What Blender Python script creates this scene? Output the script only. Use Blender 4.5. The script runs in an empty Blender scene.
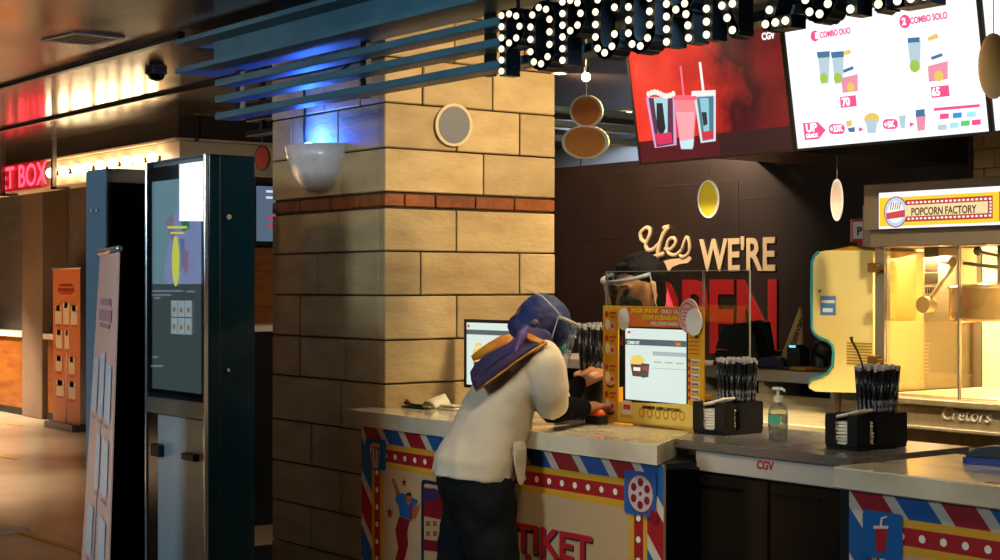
import bpy, bmesh, math, random
from mathutils import Vector, Matrix, noise
random.seed(7)
S = bpy.context.scene
COL = S.collection
F_PX = 1587.0; EYE = 1.5; HOR = 285.0
VX, VY = -0.7976, 0.6032            # horizontal view direction
RX, RY = 0.6032, 0.7976             # camera right
def P(px, py, d):
    t = (px - 500) / F_PX
    return Vector((d * (VX + RX * t), d * (VY + RY * t), EYE - (py - HOR) * d / F_PX))
def PY(px, py, Y):
    t = (px - 500) / F_PX
    return P(px, py, Y / (VY + RY * t))
def PX(px, py, X):
    t = (px - 500) / F_PX
    return P(px, py, X / (VX + RX * t))
def PZ(px, py, Z):
    return P(px, py, (EYE - Z) * F_PX / (py - HOR))
def XY(px, Y): return PY(px, HOR, Y).x

# ---------------------------------------------------------------- materials
def lin(c):
    if isinstance(c, str):
        c = [int(c[i:i+2], 16) / 255 for i in (0, 2, 4)]
    return tuple((x / 12.92 if x <= 0.04045 else ((x + 0.055) / 1.055) ** 2.4) for x in c) + (1.0,)
MATS = {}
def mat(name, c='808080', rough=0.5, metal=0.0, emit=None, es=1.0, c2=None, scale=8.0, stretch=(1,1,1), bump=0.0, bscale=None, spec=0.5, detail=4.0, trans=0.0, ior=1.45, coat=0.0, ramp=(0.35, 0.65), island=0.0, sss=0.0, rrough=None):
    if name in MATS: return MATS[name]
    m = bpy.data.materials.new(name); m.use_nodes = True
    nt = m.node_tree; N = nt.nodes; L = nt.links
    b = N['Principled BSDF']
    b.inputs['Base Color'].default_value = lin(c)
    b.inputs['Roughness'].default_value = rough
    b.inputs['Metallic'].default_value = metal
    b.inputs['Specular IOR Level'].default_value = spec
    b.inputs['Transmission Weight'].default_value = trans
    b.inputs['IOR'].default_value = ior
    b.inputs['Coat Weight'].default_value = coat
    if sss: b.inputs['Subsurface Weight'].default_value = sss; b.inputs['Subsurface Scale'].default_value = 0.01
    tc = None
    if c2 or bump or island or rrough:
        tc = N.new('ShaderNodeTexCoord'); mp = N.new('ShaderNodeMapping')
        mp.inputs['Scale'].default_value = stretch
        L.new(tc.outputs['Object'], mp.inputs['Vector'])
    if c2 or rrough:
        n = N.new('ShaderNodeTexNoise'); n.inputs['Scale'].default_value = scale; n.inputs['Detail'].default_value = detail
        L.new(mp.outputs[0], n.inputs['Vector'])
    if rrough:
        mr = N.new('ShaderNodeMapRange'); L.new(n.outputs['Fac'], mr.inputs[0])
        mr.inputs[1].default_value = .3; mr.inputs[2].default_value = .7; mr.inputs[3].default_value = rough; mr.inputs[4].default_value = rrough
        L.new(mr.outputs[0], b.inputs['Roughness'])
    src = None
    if c2:
        r = N.new('ShaderNodeValToRGB')
        r.color_ramp.elements[0].position = ramp[0]; r.color_ramp.elements[1].position = ramp[1]
        r.color_ramp.elements[0].color = lin(c); r.color_ramp.elements[1].color = lin(c2)
        L.new(n.outputs['Fac'], r.inputs['Fac']); src = r.outputs['Color']
        L.new(src, b.inputs['Base Color'])
    if island:
        g = N.new('ShaderNodeNewGeometry'); mm = N.new('ShaderNodeMapRange')
        L.new(g.outputs['Random Per Island'], mm.inputs[0])
        mm.inputs[3].default_value = 1 - island; mm.inputs[4].default_value = 1 + island
        hs = N.new('ShaderNodeHueSaturation'); hs.inputs['Color'].default_value = lin(c)
        if src: L.new(src, hs.inputs['Color'])
        L.new(mm.outputs[0], hs.inputs['Value']); L.new(hs.outputs[0], b.inputs['Base Color'])
    if bump:
        nb = N.new('ShaderNodeTexNoise'); nb.inputs['Scale'].default_value = bscale or scale; nb.inputs['Detail'].default_value = 5
        L.new(mp.outputs[0], nb.inputs['Vector'])
        bp = N.new('ShaderNodeBump'); bp.inputs['Strength'].default_value = bump; bp.inputs['Distance'].default_value = 0.02
        L.new(nb.outputs['Fac'], bp.inputs['Height']); L.new(bp.outputs[0], b.inputs['Normal'])
    if emit:
        b.inputs['Emission Color'].default_value = lin(emit); b.inputs['Emission Strength'].default_value = es
    MATS[name] = m
    return m
def clearmat(name, tint='FFFFFF', gloss=0.08, rough=0.03):
    if name in MATS: return MATS[name]
    m = bpy.data.materials.new(name); m.use_nodes = True
    nt = m.node_tree; N = nt.nodes; L = nt.links; N.clear()
    o = N.new('ShaderNodeOutputMaterial'); mx = N.new('ShaderNodeMixShader')
    t = N.new('ShaderNodeBsdfTransparent'); t.inputs[0].default_value = lin(tint)
    g = N.new('ShaderNodeBsdfGlossy'); g.inputs['Roughness'].default_value = rough
    lw = N.new('ShaderNodeLayerWeight'); lw.inputs[0].default_value = 0.25
    ma = N.new('ShaderNodeMath'); ma.operation = 'MULTIPLY_ADD'; ma.inputs[1].default_value = 0.6; ma.inputs[2].default_value = gloss
    L.new(lw.outputs['Fresnel'], ma.inputs[0]); L.new(ma.outputs[0], mx.inputs[0])
    L.new(t.outputs[0], mx.inputs[1]); L.new(g.outputs[0], mx.inputs[2]); L.new(mx.outputs[0], o.inputs[0])
    MATS[name] = m
    return m
def lit(name, c, es=1.0):       # something that gives off light (screens, lamps)
    return mat(name, '050505', 0.25, emit=c, es=es)
def print_(c): return mat('ink_' + c, c, 0.45)

# ---------------------------------------------------------------- mesh builder
ORG = {}
class MB:
    def __init__(s): s.v = []; s.f = []; s.m = []; s.sm = []; s.mi = 0; s.smooth = False; s.X = None
    def add(s, vs, fs, smooth=None):
        b = len(s.v)
        vs = [Vector(v) for v in vs]
        if s.X is not None: vs = [s.X @ v for v in vs]
        s.v += vs
        for f in fs:
            s.f.append([b + i for i in f]); s.m.append(s.mi); s.sm.append(s.smooth if smooth is None else smooth)
        return s
    def box(s, a, b):
        x0, x1 = sorted((a[0], b[0])); y0, y1 = sorted((a[1], b[1])); z0, z1 = sorted((a[2], b[2]))
        return s.add([(x0,y0,z0),(x1,y0,z0),(x1,y1,z0),(x0,y1,z0),(x0,y0,z1),(x1,y0,z1),(x1,y1,z1),(x0,y1,z1)],
              [(0,3,2,1),(4,5,6,7),(0,1,5,4),(1,2,6,5),(2,3,7,6),(3,0,4,7)], False)
    def cbox(s, a, b, c=0.004):     # chamfered box
        x0, x1 = sorted((a[0], b[0])); y0, y1 = sorted((a[1], b[1])); z0, z1 = sorted((a[2], b[2]))
        c = min(c, (x1-x0)/2.1, (y1-y0)/2.1, (z1-z0)/2.1)
        cx, cy, cz = (x0+x1)/2, (y0+y1)/2, (z0+z1)/2
        hx, hy, hz = (x1-x0)/2, (y1-y0)/2, (z1-z0)/2
        vs = {}; V = []; Fs = []
        for sx in (-1,1):
            for sy in (-1,1):
                for sz in (-1,1):
                    for ax in range(3):
                        p = [sx*(hx-c), sy*(hy-c), sz*(hz-c)]
                        p[ax] = (sx*hx, sy*hy, sz*hz)[ax]
                        vs[(sx,sy,sz,ax)] = len(V); V.append((cx+p[0], cy+p[1], cz+p[2]))
        def q(keys):
            idx = [vs[k] for k in keys]
            a_, b_, c_ = (Vector(V[i]) for i in idx[:3]); n = (b_-a_).cross(c_-a_)
            m = sum((Vector(V[i]) for i in idx), Vector()) / len(idx) - Vector((cx,cy,cz))
            if n.dot(m) < 0: idx.reverse()
            Fs.append(idx)
        for ax in range(3):
            o = [i for i in range(3) if i != ax]
            for sg in (-1,1):
                ks = []
                for a1, b1 in ((-1,-1),(1,-1),(1,1),(-1,1)):
                    k = [0,0,0]; k[ax] = sg; k[o[0]] = a1; k[o[1]] = b1; ks.append((k[0],k[1],k[2],ax))
                q(ks)
            for a1 in (-1,1):
                for b1 in (-1,1):
                    k0 = [0,0,0]; k1 = [0,0,0]; k0[ax] = -1; k1[ax] = 1
                    for k in (k0,k1): k[o[0]] = a1; k[o[1]] = b1
                    q([(k0[0],k0[1],k0[2],o[0]),(k1[0],k1[1],k1[2],o[0]),(k1[0],k1[1],k1[2],o[1]),(k0[0],k0[1],k0[2],o[1])])
        for sx in (-1,1):
            for sy in (-1,1):
                for sz in (-1,1): q([(sx,sy,sz,0),(sx,sy,sz,1),(sx,sy,sz,2)])
        return s.add(V, Fs, False)
    def loft(s, rings, cap=True, smooth=True, close=True):
        n = len(rings[0]); V = [p for r in rings for p in r]; Fs = []
        for k in range(len(rings)-1):
            for i in range(n if close else n-1):
                j = (i+1) % n
                Fs.append((k*n+i, k*n+j, (k+1)*n+j, (k+1)*n+i))
        if cap and close:
            Fs.append(tuple(reversed(range(n)))); Fs.append(tuple((len(rings)-1)*n+i for i in range(n)))
        return s.add(V, Fs, smooth)
    def tube(s, pts, r, n=10, cap=True):
        pts = [Vector(p) for p in pts]; rs = r if isinstance(r, (list, tuple)) else [r]*len(pts)
        rings = []; prev = None
        for i, p in enumerate(pts):
            t = (pts[min(i+1, len(pts)-1)] - pts[max(i-1, 0)]).normalized()
            if prev is None:
                a = t.orthogonal().normalized()
            else:
                a = (prev - t*prev.dot(t)).normalized()
            prev = a; b = t.cross(a)
            rings.append([p + (a*math.cos(2*math.pi*k/n) + b*math.sin(2*math.pi*k/n))*rs[i] for k in range(n)])
        return s.loft(rings, cap)
    def cyl(s, c, r, h, n=24, r2=None, axis='z'):
        r2 = r if r2 is None else r2
        ax = {'x': Vector((1,0,0)), 'y': Vector((0,1,0)), 'z': Vector((0,0,1))}[axis] if isinstance(axis, str) else Vector(axis).normalized()
        a = ax.orthogonal().normalized(); b = ax.cross(a); c = Vector(c)
        r_ = [[c + (a*math.cos(2*math.pi*k/n)+b*math.sin(2*math.pi*k/n))*q + ax*t for k in range(n)] for q, t in ((r,0),(r2,h))]
        base = len(s.v)
        s.loft(r_, False, True)
        s.add(r_[0], [tuple(reversed(range(n)))], False); s.add(r_[1], [tuple(range(n))], False)
        return s
    def lathe(s, c, prof, n=28, smooth=True):
        c = Vector(c)
        rings = [[c + Vector((r*math.cos(2*math.pi*k/n), r*math.sin(2*math.pi*k/n), z)) for k in range(n)] for r, z in prof]
        return s.loft(rings, True, smooth)
    def ball(s, c, r, n=14, m=8, sc=(1,1,1), M=None):
        c = Vector(c); rings = []
        for j in range(m+1):
            th = math.pi*(0.02 + 0.96*j/m)
            ring = []
            for k in range(n):
                v = Vector((math.sin(th)*math.cos(2*math.pi*k/n)*sc[0], math.sin(th)*math.sin(2*math.pi*k/n)*sc[1], -math.cos(th)*sc[2]))*r
                if M is not None: v = M @ v
                ring.append(c+v)
            rings.append(ring)
        return s.loft(rings, True, True)
    def cap(s, p0, r0, p1, r1, n=12):       # tapered capsule
        p0, p1 = Vector(p0), Vector(p1); t = (p1-p0).normalized()
        a = t.orthogonal().normalized(); b = t.cross(a); rings = []
        for sgn, p, r in ((-1, p0, r0), (1, p1, r1)):
            for k in (range(1, 5) if sgn < 0 else range(4, 0, -1)):
                th = math.pi/2*k/4
                rr = r*math.sin(th) if k < 4 else r; off = r*math.cos(th)*sgn
                rings.append([p + t*off + (a*math.cos(2*math.pi*q/n)+b*math.sin(2*math.pi*q/n))*rr for q in range(n)])
        return s.loft(rings, True)
    def extrude(s, pts, d, o=(0,0,0), U=(1,0,0), V=(0,0,1), N=(0,1,0), smooth=False):
        o, U, V, N = Vector(o), Vector(U), Vector(V), Vector(N)
        ar = sum(pts[i][0]*pts[(i+1)%len(pts)][1]-pts[(i+1)%len(pts)][0]*pts[i][1] for i in range(len(pts)))
        if ar < 0: pts = list(reversed(pts))
        A = [o+U*p[0]+V*p[1] for p in pts]; B = [q+N*d for q in A]; n = len(A)
        if U.cross(V).dot(N) < 0: fr, bk = tuple(range(n)), tuple(reversed(range(n)))
        else: fr, bk = tuple(reversed(range(n))), tuple(range(n))
        s.add(A, [fr], False); s.add(B, [bk], False)
        rev = U.cross(V).dot(N) < 0
        s.add(A+B, [((i, n+i, n+(i+1)%n, (i+1)%n) if rev else (i, (i+1)%n, n+(i+1)%n, n+i)) for i in range(n)], smooth)
        return s
    def flat(s, pts3): return s.add(pts3, [tuple(range(len(pts3)))], False)
    def build(s, name, mats, parent=None, bevel=0, subsurf=0, mods=()):
        if not isinstance(mats, (list, tuple)): mats = [mats]
        if parent is not None: org = ORG[parent]
        else:
            xs = [v.x for v in s.v]; ys = [v.y for v in s.v]; zs = [v.z for v in s.v]
            org = Vector(((min(xs)+max(xs))/2, (min(ys)+max(ys))/2, min(zs)))
        me = bpy.data.meshes.new(name)
        me.from_pydata([v-org for v in s.v], [], s.f)
        for m in mats: me.materials.append(m)
        me.polygons.foreach_set('material_index', s.m); me.polygons.foreach_set('use_smooth', s.sm)
        me.update()
        o = bpy.data.objects.new(name, me); COL.objects.link(o)
        if parent is not None: o.parent = parent
        else: o.location = org
        ORG[o] = org
        if bevel:
            md = o.modifiers.new('bevel', 'BEVEL'); md.width = bevel; md.segments = 2; md.limit_method = 'ANGLE'; md.angle_limit = 0.6
        if subsurf:
            md = o.modifiers.new('sub', 'SUBSURF'); md.levels = md.render_levels = subsurf
        return o
def remesh(o, voxel, smooth=6, disp=None, subd=0):
    md = o.modifiers.new('remesh', 'REMESH'); md.mode = 'VOXEL'; md.voxel_size = voxel; md.use_smooth_shade = True
    if smooth:
        md = o.modifiers.new('smooth', 'SMOOTH'); md.factor = 0.5; md.iterations = smooth
    if disp:
        t = bpy.data.textures.new(o.name + '_folds', 'CLOUDS'); t.noise_scale = disp[1]; t.noise_depth = 1
        md = o.modifiers.new('folds', 'DISPLACE'); md.texture = t; md.strength = disp[0]; md.mid_level = 0.5; md.texture_coords = 'LOCAL'
    return o
def thing(name, label, cat, loc, group=None, kind=None):
    o = bpy.data.objects.new(name, None); COL.objects.link(o); o.location = loc; o.empty_display_size = 0.05
    ORG[o] = Vector(loc); return tag(o, label, cat, group, kind)
def tag(o, label, cat, group=None, kind=None):
    o['label'] = label; o['category'] = cat
    if group: o['group'] = group
    if kind: o['kind'] = kind
    return o
def struct(o, label=None):
    o['kind'] = 'structure'
    if label: o['label'] = label
    return o
def copy_tree(o, parent=None):
    c = o.copy(); COL.objects.link(c); ORG[c] = ORG[o]
    if parent is not None: c.parent = parent
    for ch in list(o.children): copy_tree(ch, c)
    return c
class Frame:
    def __init__(s, o, U, V, N):
        s.o, s.U, s.V, s.N = Vector(o), Vector(U).normalized(), Vector(V).normalized(), Vector(N).normalized()
    def p(s, u, v, n=0.0): return s.o + s.U*u + s.V*v + s.N*n
    def px(s, px, py):
        t = (px-500)/F_PX; d = Vector((VX+RX*t, VY+RY*t, -(py-HOR)/F_PX)); e = Vector((0,0,EYE))
        k = (s.o-e).dot(s.N)/d.dot(s.N); q = e+d*k-s.o
        return (q.dot(s.U), q.dot(s.V))
def clip(poly, x0, x1, y0, y1):
    for ax, lim, sg in ((0,x0,1),(0,x1,-1),(1,y0,1),(1,y1,-1)):
        out = []
        for i in range(len(poly)):
            a, b = poly[i-1], poly[i]
            ia, ib = (a[ax]-lim)*sg >= 0, (b[ax]-lim)*sg >= 0
            if ia != ib:
                t = (lim-a[ax])/(b[ax]-a[ax]); out.append((a[0]+(b[0]-a[0])*t, a[1]+(b[1]-a[1])*t))
            if ib: out.append(b)
        poly = out
        if not poly: return []
    return poly
def rrect(x0, y0, x1, y1, r, n=4):
    out = []
    for cx, cy, a0 in ((x1-r,y1-r,0),(x0+r,y1-r,90),(x0+r,y0+r,180),(x1-r,y0+r,270)):
        for k in range(n+1):
            a = math.radians(a0+90*k/n); out.append((cx+r*math.cos(a), cy+r*math.sin(a)))
    return out
def ell(cx, cy, rx, ry=None, n=20, rot=0):
    ry = rx if ry is None else ry; c, s_ = math.cos(rot), math.sin(rot)
    return [(cx+rx*math.cos(2*math.pi*k/n)*c-ry*math.sin(2*math.pi*k/n)*s_, cy+rx*math.cos(2*math.pi*k/n)*s_+ry*math.sin(2*math.pi*k/n)*c) for k in range(n)]
def star(cx, cy, r, n=5):
    return [(cx+(r if k%2==0 else r*.42)*math.sin(math.pi*k/n), cy+(r if k%2==0 else r*.42)*math.cos(math.pi*k/n)) for k in range(2*n)]
class Art:      # flat printed art: layered ink shapes in a frame's plane
    def __init__(s, fr): s.fr = fr; s.b = MB(); s.mats = []; s.k = 0
    def poly(s, pts, m, layer=None):
        if len(pts) < 3: return
        if m not in s.mats: s.mats.append(m)
        s.k += 1
        off = 0.0006*(layer if layer is not None else 1) + s.k*2e-6
        s.b.mi = s.mats.index(m)
        ar = sum(pts[i-1][0]*pts[i][1]-pts[i][0]*pts[i-1][1] for i in range(len(pts)))
        fl = s.fr.U.cross(s.fr.V).dot(s.fr.N)
        if ar*fl < 0: pts = list(reversed(pts))
        s.b.flat([s.fr.p(u, v, off) for u, v in pts])
    def ppx(s, pts, m, layer=None): s.poly([s.fr.px(*q) for q in pts], m, layer)
    def rect(s, x0, y0, x1, y1, m, layer=None): s.poly([(x0,y0),(x1,y0),(x1,y1),(x0,y1)], m, layer)
    def build(s, name, parent): return s.b.build(name, s.mats, parent)
def text(body, fr, u, v, size, m, parent, name='lettering', sx=1.0, bold=0.0, ext=0.0006, n=0.002, align='LEFT', shear=0, rot=0, spacing=1.0):
    c = bpy.data.curves.new(name, 'FONT'); c.body = body; c.size = size; c.extrude = ext; c.offset = bold*size
    c.align_x = align; c.space_character = spacing; c.shear = shear; c.resolution_u = 3
    c.materials.append(m)
    o = bpy.data.objects.new(name, c); COL.objects.link(o); o.parent = parent
    M = Matrix((fr.U, fr.V, fr.U.cross(fr.V))).transposed().to_4x4()
    M = Matrix.Translation(fr.p(u, v, n) - ORG[parent]) @ M @ Matrix.Rotation(rot, 4, 'Z') @ Matrix.Diagonal((sx,1,1,1))
    o.matrix_local = M; ORG[o] = ORG[parent]
    return o
def textpx(body, fr, x0, y0, x1, h_px, m, parent, **k):     # baseline starts at pixel (x0,y0), ends near x1, cap height h_px
    a = fr.px(x0, y0); b = fr.px(x1, y0); t = fr.px(x0, y0-h_px)
    size = (t[1]-a[1])/0.70
    o = text(body, fr, a[0], a[1], size, m, parent, **k)
    bpy.context.view_layer.update()
    w = o.dimensions.x / max(1e-6, o.scale.x)
    if w > 0:
        M = o.matrix_local.copy(); loc = M.to_translation()
        sx = (b[0]-a[0])/w
        R = Matrix((fr.U, fr.V, fr.U.cross(fr.V))).transposed().to_4x4()
        o.matrix_local = Matrix.Translation(loc) @ R @ Matrix.Rotation(k.get('rot', 0), 4, 'Z') @ Matrix.Diagonal((sx,1,1,1))
    return o
def lamp(kind, loc, energy, color, size=0.1, target=None, angle=None, blend=0.5, name='lamp_light', sy=None):
    l = bpy.data.lights.new(name, kind); l.energy = energy; l.color = color
    if kind == 'AREA':
        l.size = size
        if sy: l.shape = 'RECTANGLE'; l.size_y = sy
    elif kind != 'SUN': l.shadow_soft_size = size
    if kind == 'SPOT': l.spot_size = math.radians(angle or 90); l.spot_blend = blend
    o = bpy.data.objects.new(name, l); COL.objects.link(o); o.location = loc
    if target is not None:
        o.rotation_euler = (Vector(target)-Vector(loc)).to_track_quat('-Z', 'Y').to_euler()
    return o
UPF = dict(U=(1,0,0), V=(0,0,1), N=(0,-1,0))
def front(Y, x0=0, z0=0): return Frame((x0, Y, z0), (1,0,0), (0,0,1), (0,-1,0))

# ---------------------------------------------------------------- camera
cam = bpy.data.cameras.new('camera'); co = bpy.data.objects.new('camera', cam); COL.objects.link(co)
cam.sensor_width = 36; cam.lens = 36*F_PX/1000; cam.clip_start = 0.05; cam.clip_end = 200
cam.shift_y = 5/1000
co.location = (0, 0, EYE)
co.rotation_euler = Vector((VX, VY, 0)).to_track_quat('-Z', 'Y').to_euler()
S.camera = co
S.view_settings.view_transform = 'Standard'; S.view_settings.look = 'None'; S.view_settings.gamma = 1; S.view_settings.use_curve_mapping = False
S.view_settings.exposure = 0.18
w = bpy.data.worlds.new('world'); S.world = w; w.use_nodes = True
w.node_tree.nodes['Background'].inputs[0].default_value = lin('8A8078'); w.node_tree.nodes['Background'].inputs[1].default_value = 0.03
# ================================================================ room shell
M_ceil = mat('ceiling_gloss', '8A7A68', 0.09, 0.72, c2='5E5044', scale=0.9, stretch=(1,1,1), bump=0.03, bscale=1.6, rrough=0.24)
M_floor = mat('floor_tile', 'CBB090', 0.25, c2='B49A7C', scale=1.2, detail=2)
M_dark = mat('dark_paint', '141110', 0.5)
M_black = mat('matte_black', '080808', 0.45)
M_gloss_black = mat('gloss_black', '050506', 0.12)
M_steelblue = mat('blue_steel', '4A7280', 0.45, 0.1, c2='416674', scale=6, bump=0.02)
M_brownwall = mat('brown_wall', '3A2E24', 0.45, c2='2E241C', scale=2)
M_hallwall = mat('hall_wall', '6A5E54', 0.55, c2='5A5048', scale=1.5, stretch=(1,1,4))
b = MB().box((-26, -3, -0.05), (3, 16, 0)); struct(b.build('floor', M_floor))
b = MB().box((-8.1, -3, 0), (3, 9.0, 0.004)); struct(b.build('floor.001', mat('floor_bounce_cut', '1A1614', .35)))  # unseen dark floor, added to cut the light bounced onto the pillar
# main glossy ceiling in front of the concession, and over the kitchen
ZC = 2.58; KC = 2.82
b = MB().box((-26, -3, ZC), (3, 3.2, ZC+.06)); b.box((-26, 3.2, ZC), (-6.45, 4.5, ZC+.06))
struct(b.build('ceiling', M_ceil))
b = MB().box((-9.2, 3.2, KC), (3, 9.0, KC+.06)); struct(b.build('ceiling.002', mat('kitchen_ceiling', '3A322C', .4)))
b = MB().box((-6.45, 3.2, ZC), (3, 3.24, KC)); b.box((-6.49, 3.24, ZC), (-6.45, 4.5, KC)); struct(b.build('wall_ceiling_step', mat('beam_dark', '1A2226', 0.5)))
b = MB().box((-26, 4.65, 2.70), (-9.5, 9, 2.78)); struct(b.build('ceiling.001', mat('ceiling_dark', '2A221C', 0.5)))
# ceiling trims that run along the glossy panels
for i, (yy, xx) in enumerate(((3.02, -6.3), (3.86, -7.0))):
    m = MB().box((-24, yy, ZC-.018), (xx, yy+0.035, ZC-.001)); struct(m.build('trim_%d' % (i+1), mat('trim_dark', '1C1916', 0.3, 0.5)))
m = MB()
m.box((-24, 1.15, ZC-.03), (-3, 1.2, ZC-.001)); struct(m.build('trim_3', M_steelblue))

# ticket office bulkhead: dark fascia with a cream marquee strip of bulbs
BY = 4.5
xc = XY(178, BY)
b = MB().box((-24, BY, 2.43), (xc, BY+0.15, ZC+.02)); b.box((xc-0.15, BY+.16, 2.43), (xc, 6.0, 2.60))
struct(b.build('wall_bulkhead', mat('bulkhead_brown', '2E241B', 0.35)))
b = MB(); b.box((-24, BY+0.02, 2.24), (xc-0.02, BY+0.12, 2.43)); b.box((xc-0.12, BY+0.12, 2.24), (xc-0.02, 6.0, 2.43))
b.box((-24, BY-0.03, 2.225), (xc+0.03, BY+0.13, 2.24)); b.box((xc-0.12, BY+.1, 2.225), (xc+.03, 6.0, 2.24))
b.box((-24, BY-0.03, 2.43), (xc+0.03, BY+0.13, 2.445)); b.box((xc-0.12, BY+.1, 2.43), (xc+.03, 6.0, 2.445))
struct(b.build('trim_4', mat('marquee_cream', 'D8BC98', 0.4)))
M_bulb = lit('bulb_warm', 'FFE2B0', 22)
M_bulbbase = mat('bulb_socket', '403020', 0.4, 0.6)
def strip_bulb(p, nrm):
    t = thing('marquee_bulb', 'round warm bulb in a row along the cream marquee strip over the ticket office', 'light bulb', p, 'bulbs along the ticket office strip')
    n = Vector(nrm); m = MB().cyl(p, 0.018, 0.03, 12, axis=n); m.build('socket', M_bulbbase, t)
    m = MB().ball(Vector(p)+n*0.055, 0.036, 12, 8); m.build('bulb', M_bulb, t)
    return t
b0 = None
px_b = [58, 71, 84, 94, 108, 120, 134, 146, 160]
for i, q in enumerate(px_b):
    p = PY(q, 170, BY+0.02); p.z = 2.335
    if b0 is None: b0 = strip_bulb(p, (0,-1,0)); P0 = p
    else:
        c = copy_tree(b0); c.location = p
for xx in (-14.1, -14.5): 
    c = copy_tree(b0); c.location = (xx, BY+0.02, 2.335)
# TICKET BOX neon sign on the strip
t = thing('ticket_box_sign', 'red glowing ticket office sign with block letters at the far left', 'sign', (-13.0, BY-0.03, 2.24))
fr = front(BY-0.07)
m = MB().box((XY(-55, BY), BY-0.065, 2.235), (XY(49, BY), BY-0.03, 2.44)); m.build('backing', mat('sign_red_back', '5A0A0A', 0.4, emit='A01010', es=0.6), t)
M_neon = lit('neon_red', 'FF3044', 5.0)
a = XY(-26, BY-.07); e = XY(48, BY-.07)
o = text('TICKET BOX', fr, 0, 0, 0.24, M_neon, t, bold=0.012, n=0.004)
bpy.context.view_layer.update(); wd = o.dimensions.x
o.matrix_local = Matrix.Translation(Vector((a, BY-0.078, 2.255))-ORG[t]) @ Matrix((Vector((1,0,0)),Vector((0,0,1)),Vector((0,-1,0)))).transposed().to_4x4() @ Matrix.Diagonal(((e-a)/wd,1,1,1))
# thin hanger rods of the ticket sign
for i, q in enumerate((2, 53)):
    x = XY(q, BY-0.1); m = MB().box((x-0.02, BY-0.11, 2.2), (x+0.02, BY-0.08, ZC))
    m.box((x-.02, BY-.11, 2.2), (x+.02, BY+.02, 2.22))
    tag(m.build('hanger_rod', mat('grey_rod', '6A625A', 0.35, 0.7)), 'thin grey metal rod hanging from the ceiling %s of the red sign' % ('across the left letters' if i == 0 else 'at the right end'), 'rod')

# far hall: ticket counters, wall, column
HW = 6.9
b = MB().box((-26, HW, 0), (-9.0, HW+0.15, 2.70)); struct(b.build('wall_hall', M_hallwall))
for i, (q0, q1, col) in enumerate(((22, 42, '8A7058'), (74, 92, '4A3A2C'))):
    x0, x1 = XY(q0, 6.6), XY(q1, 6.6)
    m = MB().cbox((x0, 6.6, 0), (x1, 6.9, 2.7), 0.01); struct(m.build('column', mat('column%d' % i, col, 0.5, c2='6A5644', scale=1.0)), 'brown hall column')
for i, (q0, q1) in enumerate(((-40, 22), (43, 53))):
    x0, x1 = XY(q0, 6.6)+.01, XY(q1+10*(i==1), 6.6)-.02
    t = thing('ticket_counter', ('long orange wood ticket counter with a white top left of the brown column', 'short orange wood ticket counter right of the brown column')[i], 'counter', ((x0+x1)/2, 6.82, 0))
    MB().cbox((x0, 6.65, 0), (x1, 6.88, 0.9)).build('body', mat('orange_wood', '9A5A20', 0.4, c2='7A4214', scale=3, stretch=(1,1,6)), t)
    MB().cbox((x0-0.02, 6.6, 0.9), (x1+0.01, 6.88, 0.96)).build('countertop', mat('white_top', 'F0DFC6', 0.3), t)
    MB().box((x0, 6.64, 0), (x1, 6.66, 0.08)).build('kickplate', M_dark, t)
# small lit downlights below the strip
for i, (q, r) in enumerate(((4, 193), (54, 187))):
    p = PY(q, r, 6.3); m = MB().cyl((p.x, p.y, 2.60), 0.05, 0.02, 16); 
# yellow floor tape lines
def tape(pts, i, lab):
    w_ = 0.05; m = MB()
    a, c = (PZ(*q, 0.001) for q in pts); dr = (c-a).normalized(); n = Vector((-dr.y, dr.x, 0))*w_/2
    up = Vector((0,0,0.003))
    m.flat([a-n+up, c-n+up, c+n+up, a+n+up]); tag(m.build('floor_tape', mat('tape_yellow', 'D8A020', 0.5)), lab, 'floor tape')
tape(((5, 423), (22, 426)), 0, 'short yellow tape mark on the floor by the far ticket counter')
tape(((-12, 454), (16, 459)), 1, 'short yellow tape mark on the floor at the left edge of the picture')
tape(((16, 531), (95, 556)), 2, 'long yellow tape line on the floor behind the pink banner')
m = MB(); a = PZ(8, 530, 0.002); m.cyl((a.x, a.y, 0.0), 0.13, 0.006, 24); tag(m.build('floor_sticker', mat('sticker_grey', 'B8B0B0', 0.4)), 'pale round sticker on the tan floor at the lower left', 'sticker')

# ceiling vent and dome camera
vc = [PZ(*q, ZC-.002) for q in ((40, 39), (76, 33), (125, 37), (92, 45.5))]
c0 = sum(vc, Vector())/4
t = thing('ceiling_vent', 'square slotted vent grille set in the glossy brown ceiling', 'vent', (c0.x, c0.y, ZC-.007))
e1 = (vc[1]-vc[0]+vc[2]-vc[3])/2; e2 = (vc[3]-vc[0]+vc[2]-vc[1])/2
def vslab(m, u0, v0, u1, v1, z0, z1):
    q = [c0+e1*(u-.5)+e2*(v-.5) for u, v in ((u0,v0),(u1,v0),(u1,v1),(u0,v1))]
    V_ = [Vector((p.x,p.y,z)) for z in (z0,z1) for p in q]; m.add(V_, [(0,3,2,1),(4,5,6,7),(0,1,5,4),(1,2,6,5),(2,3,7,6),(3,0,4,7)])
m = MB()
for b_ in ((0,0,1,.07),(0,.93,1,1),(0,.07,.07,.93),(.93,.07,1,.93)): vslab(m, *b_, ZC-.007, ZC-.001)
m.build('frame', mat('vent_metal', 'A89078', 0.35, 0.4), t)
m = MB()
for k in range(5): vslab(m, .07, .14+k*.17, .93, .17+k*.17, ZC-.006, ZC-.003)
for k in range(5): vslab(m, .14+k*.17, .07, .17+k*.17, .93, ZC-.005, ZC-.003)
m.build('grille', mat('vent_slat', '7A6650', 0.4, 0.4), t)
m = MB(); vslab(m, .05, .05, .95, .95, ZC-.0025, ZC-.001); m.build('backing', M_dark, t)
c0 = PZ(156, 70, ZC); t = thing('dome_camera', 'small black security camera under the glossy ceiling left of the blue beam', 'camera', (c0.x, c0.y, ZC-.055))
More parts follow.
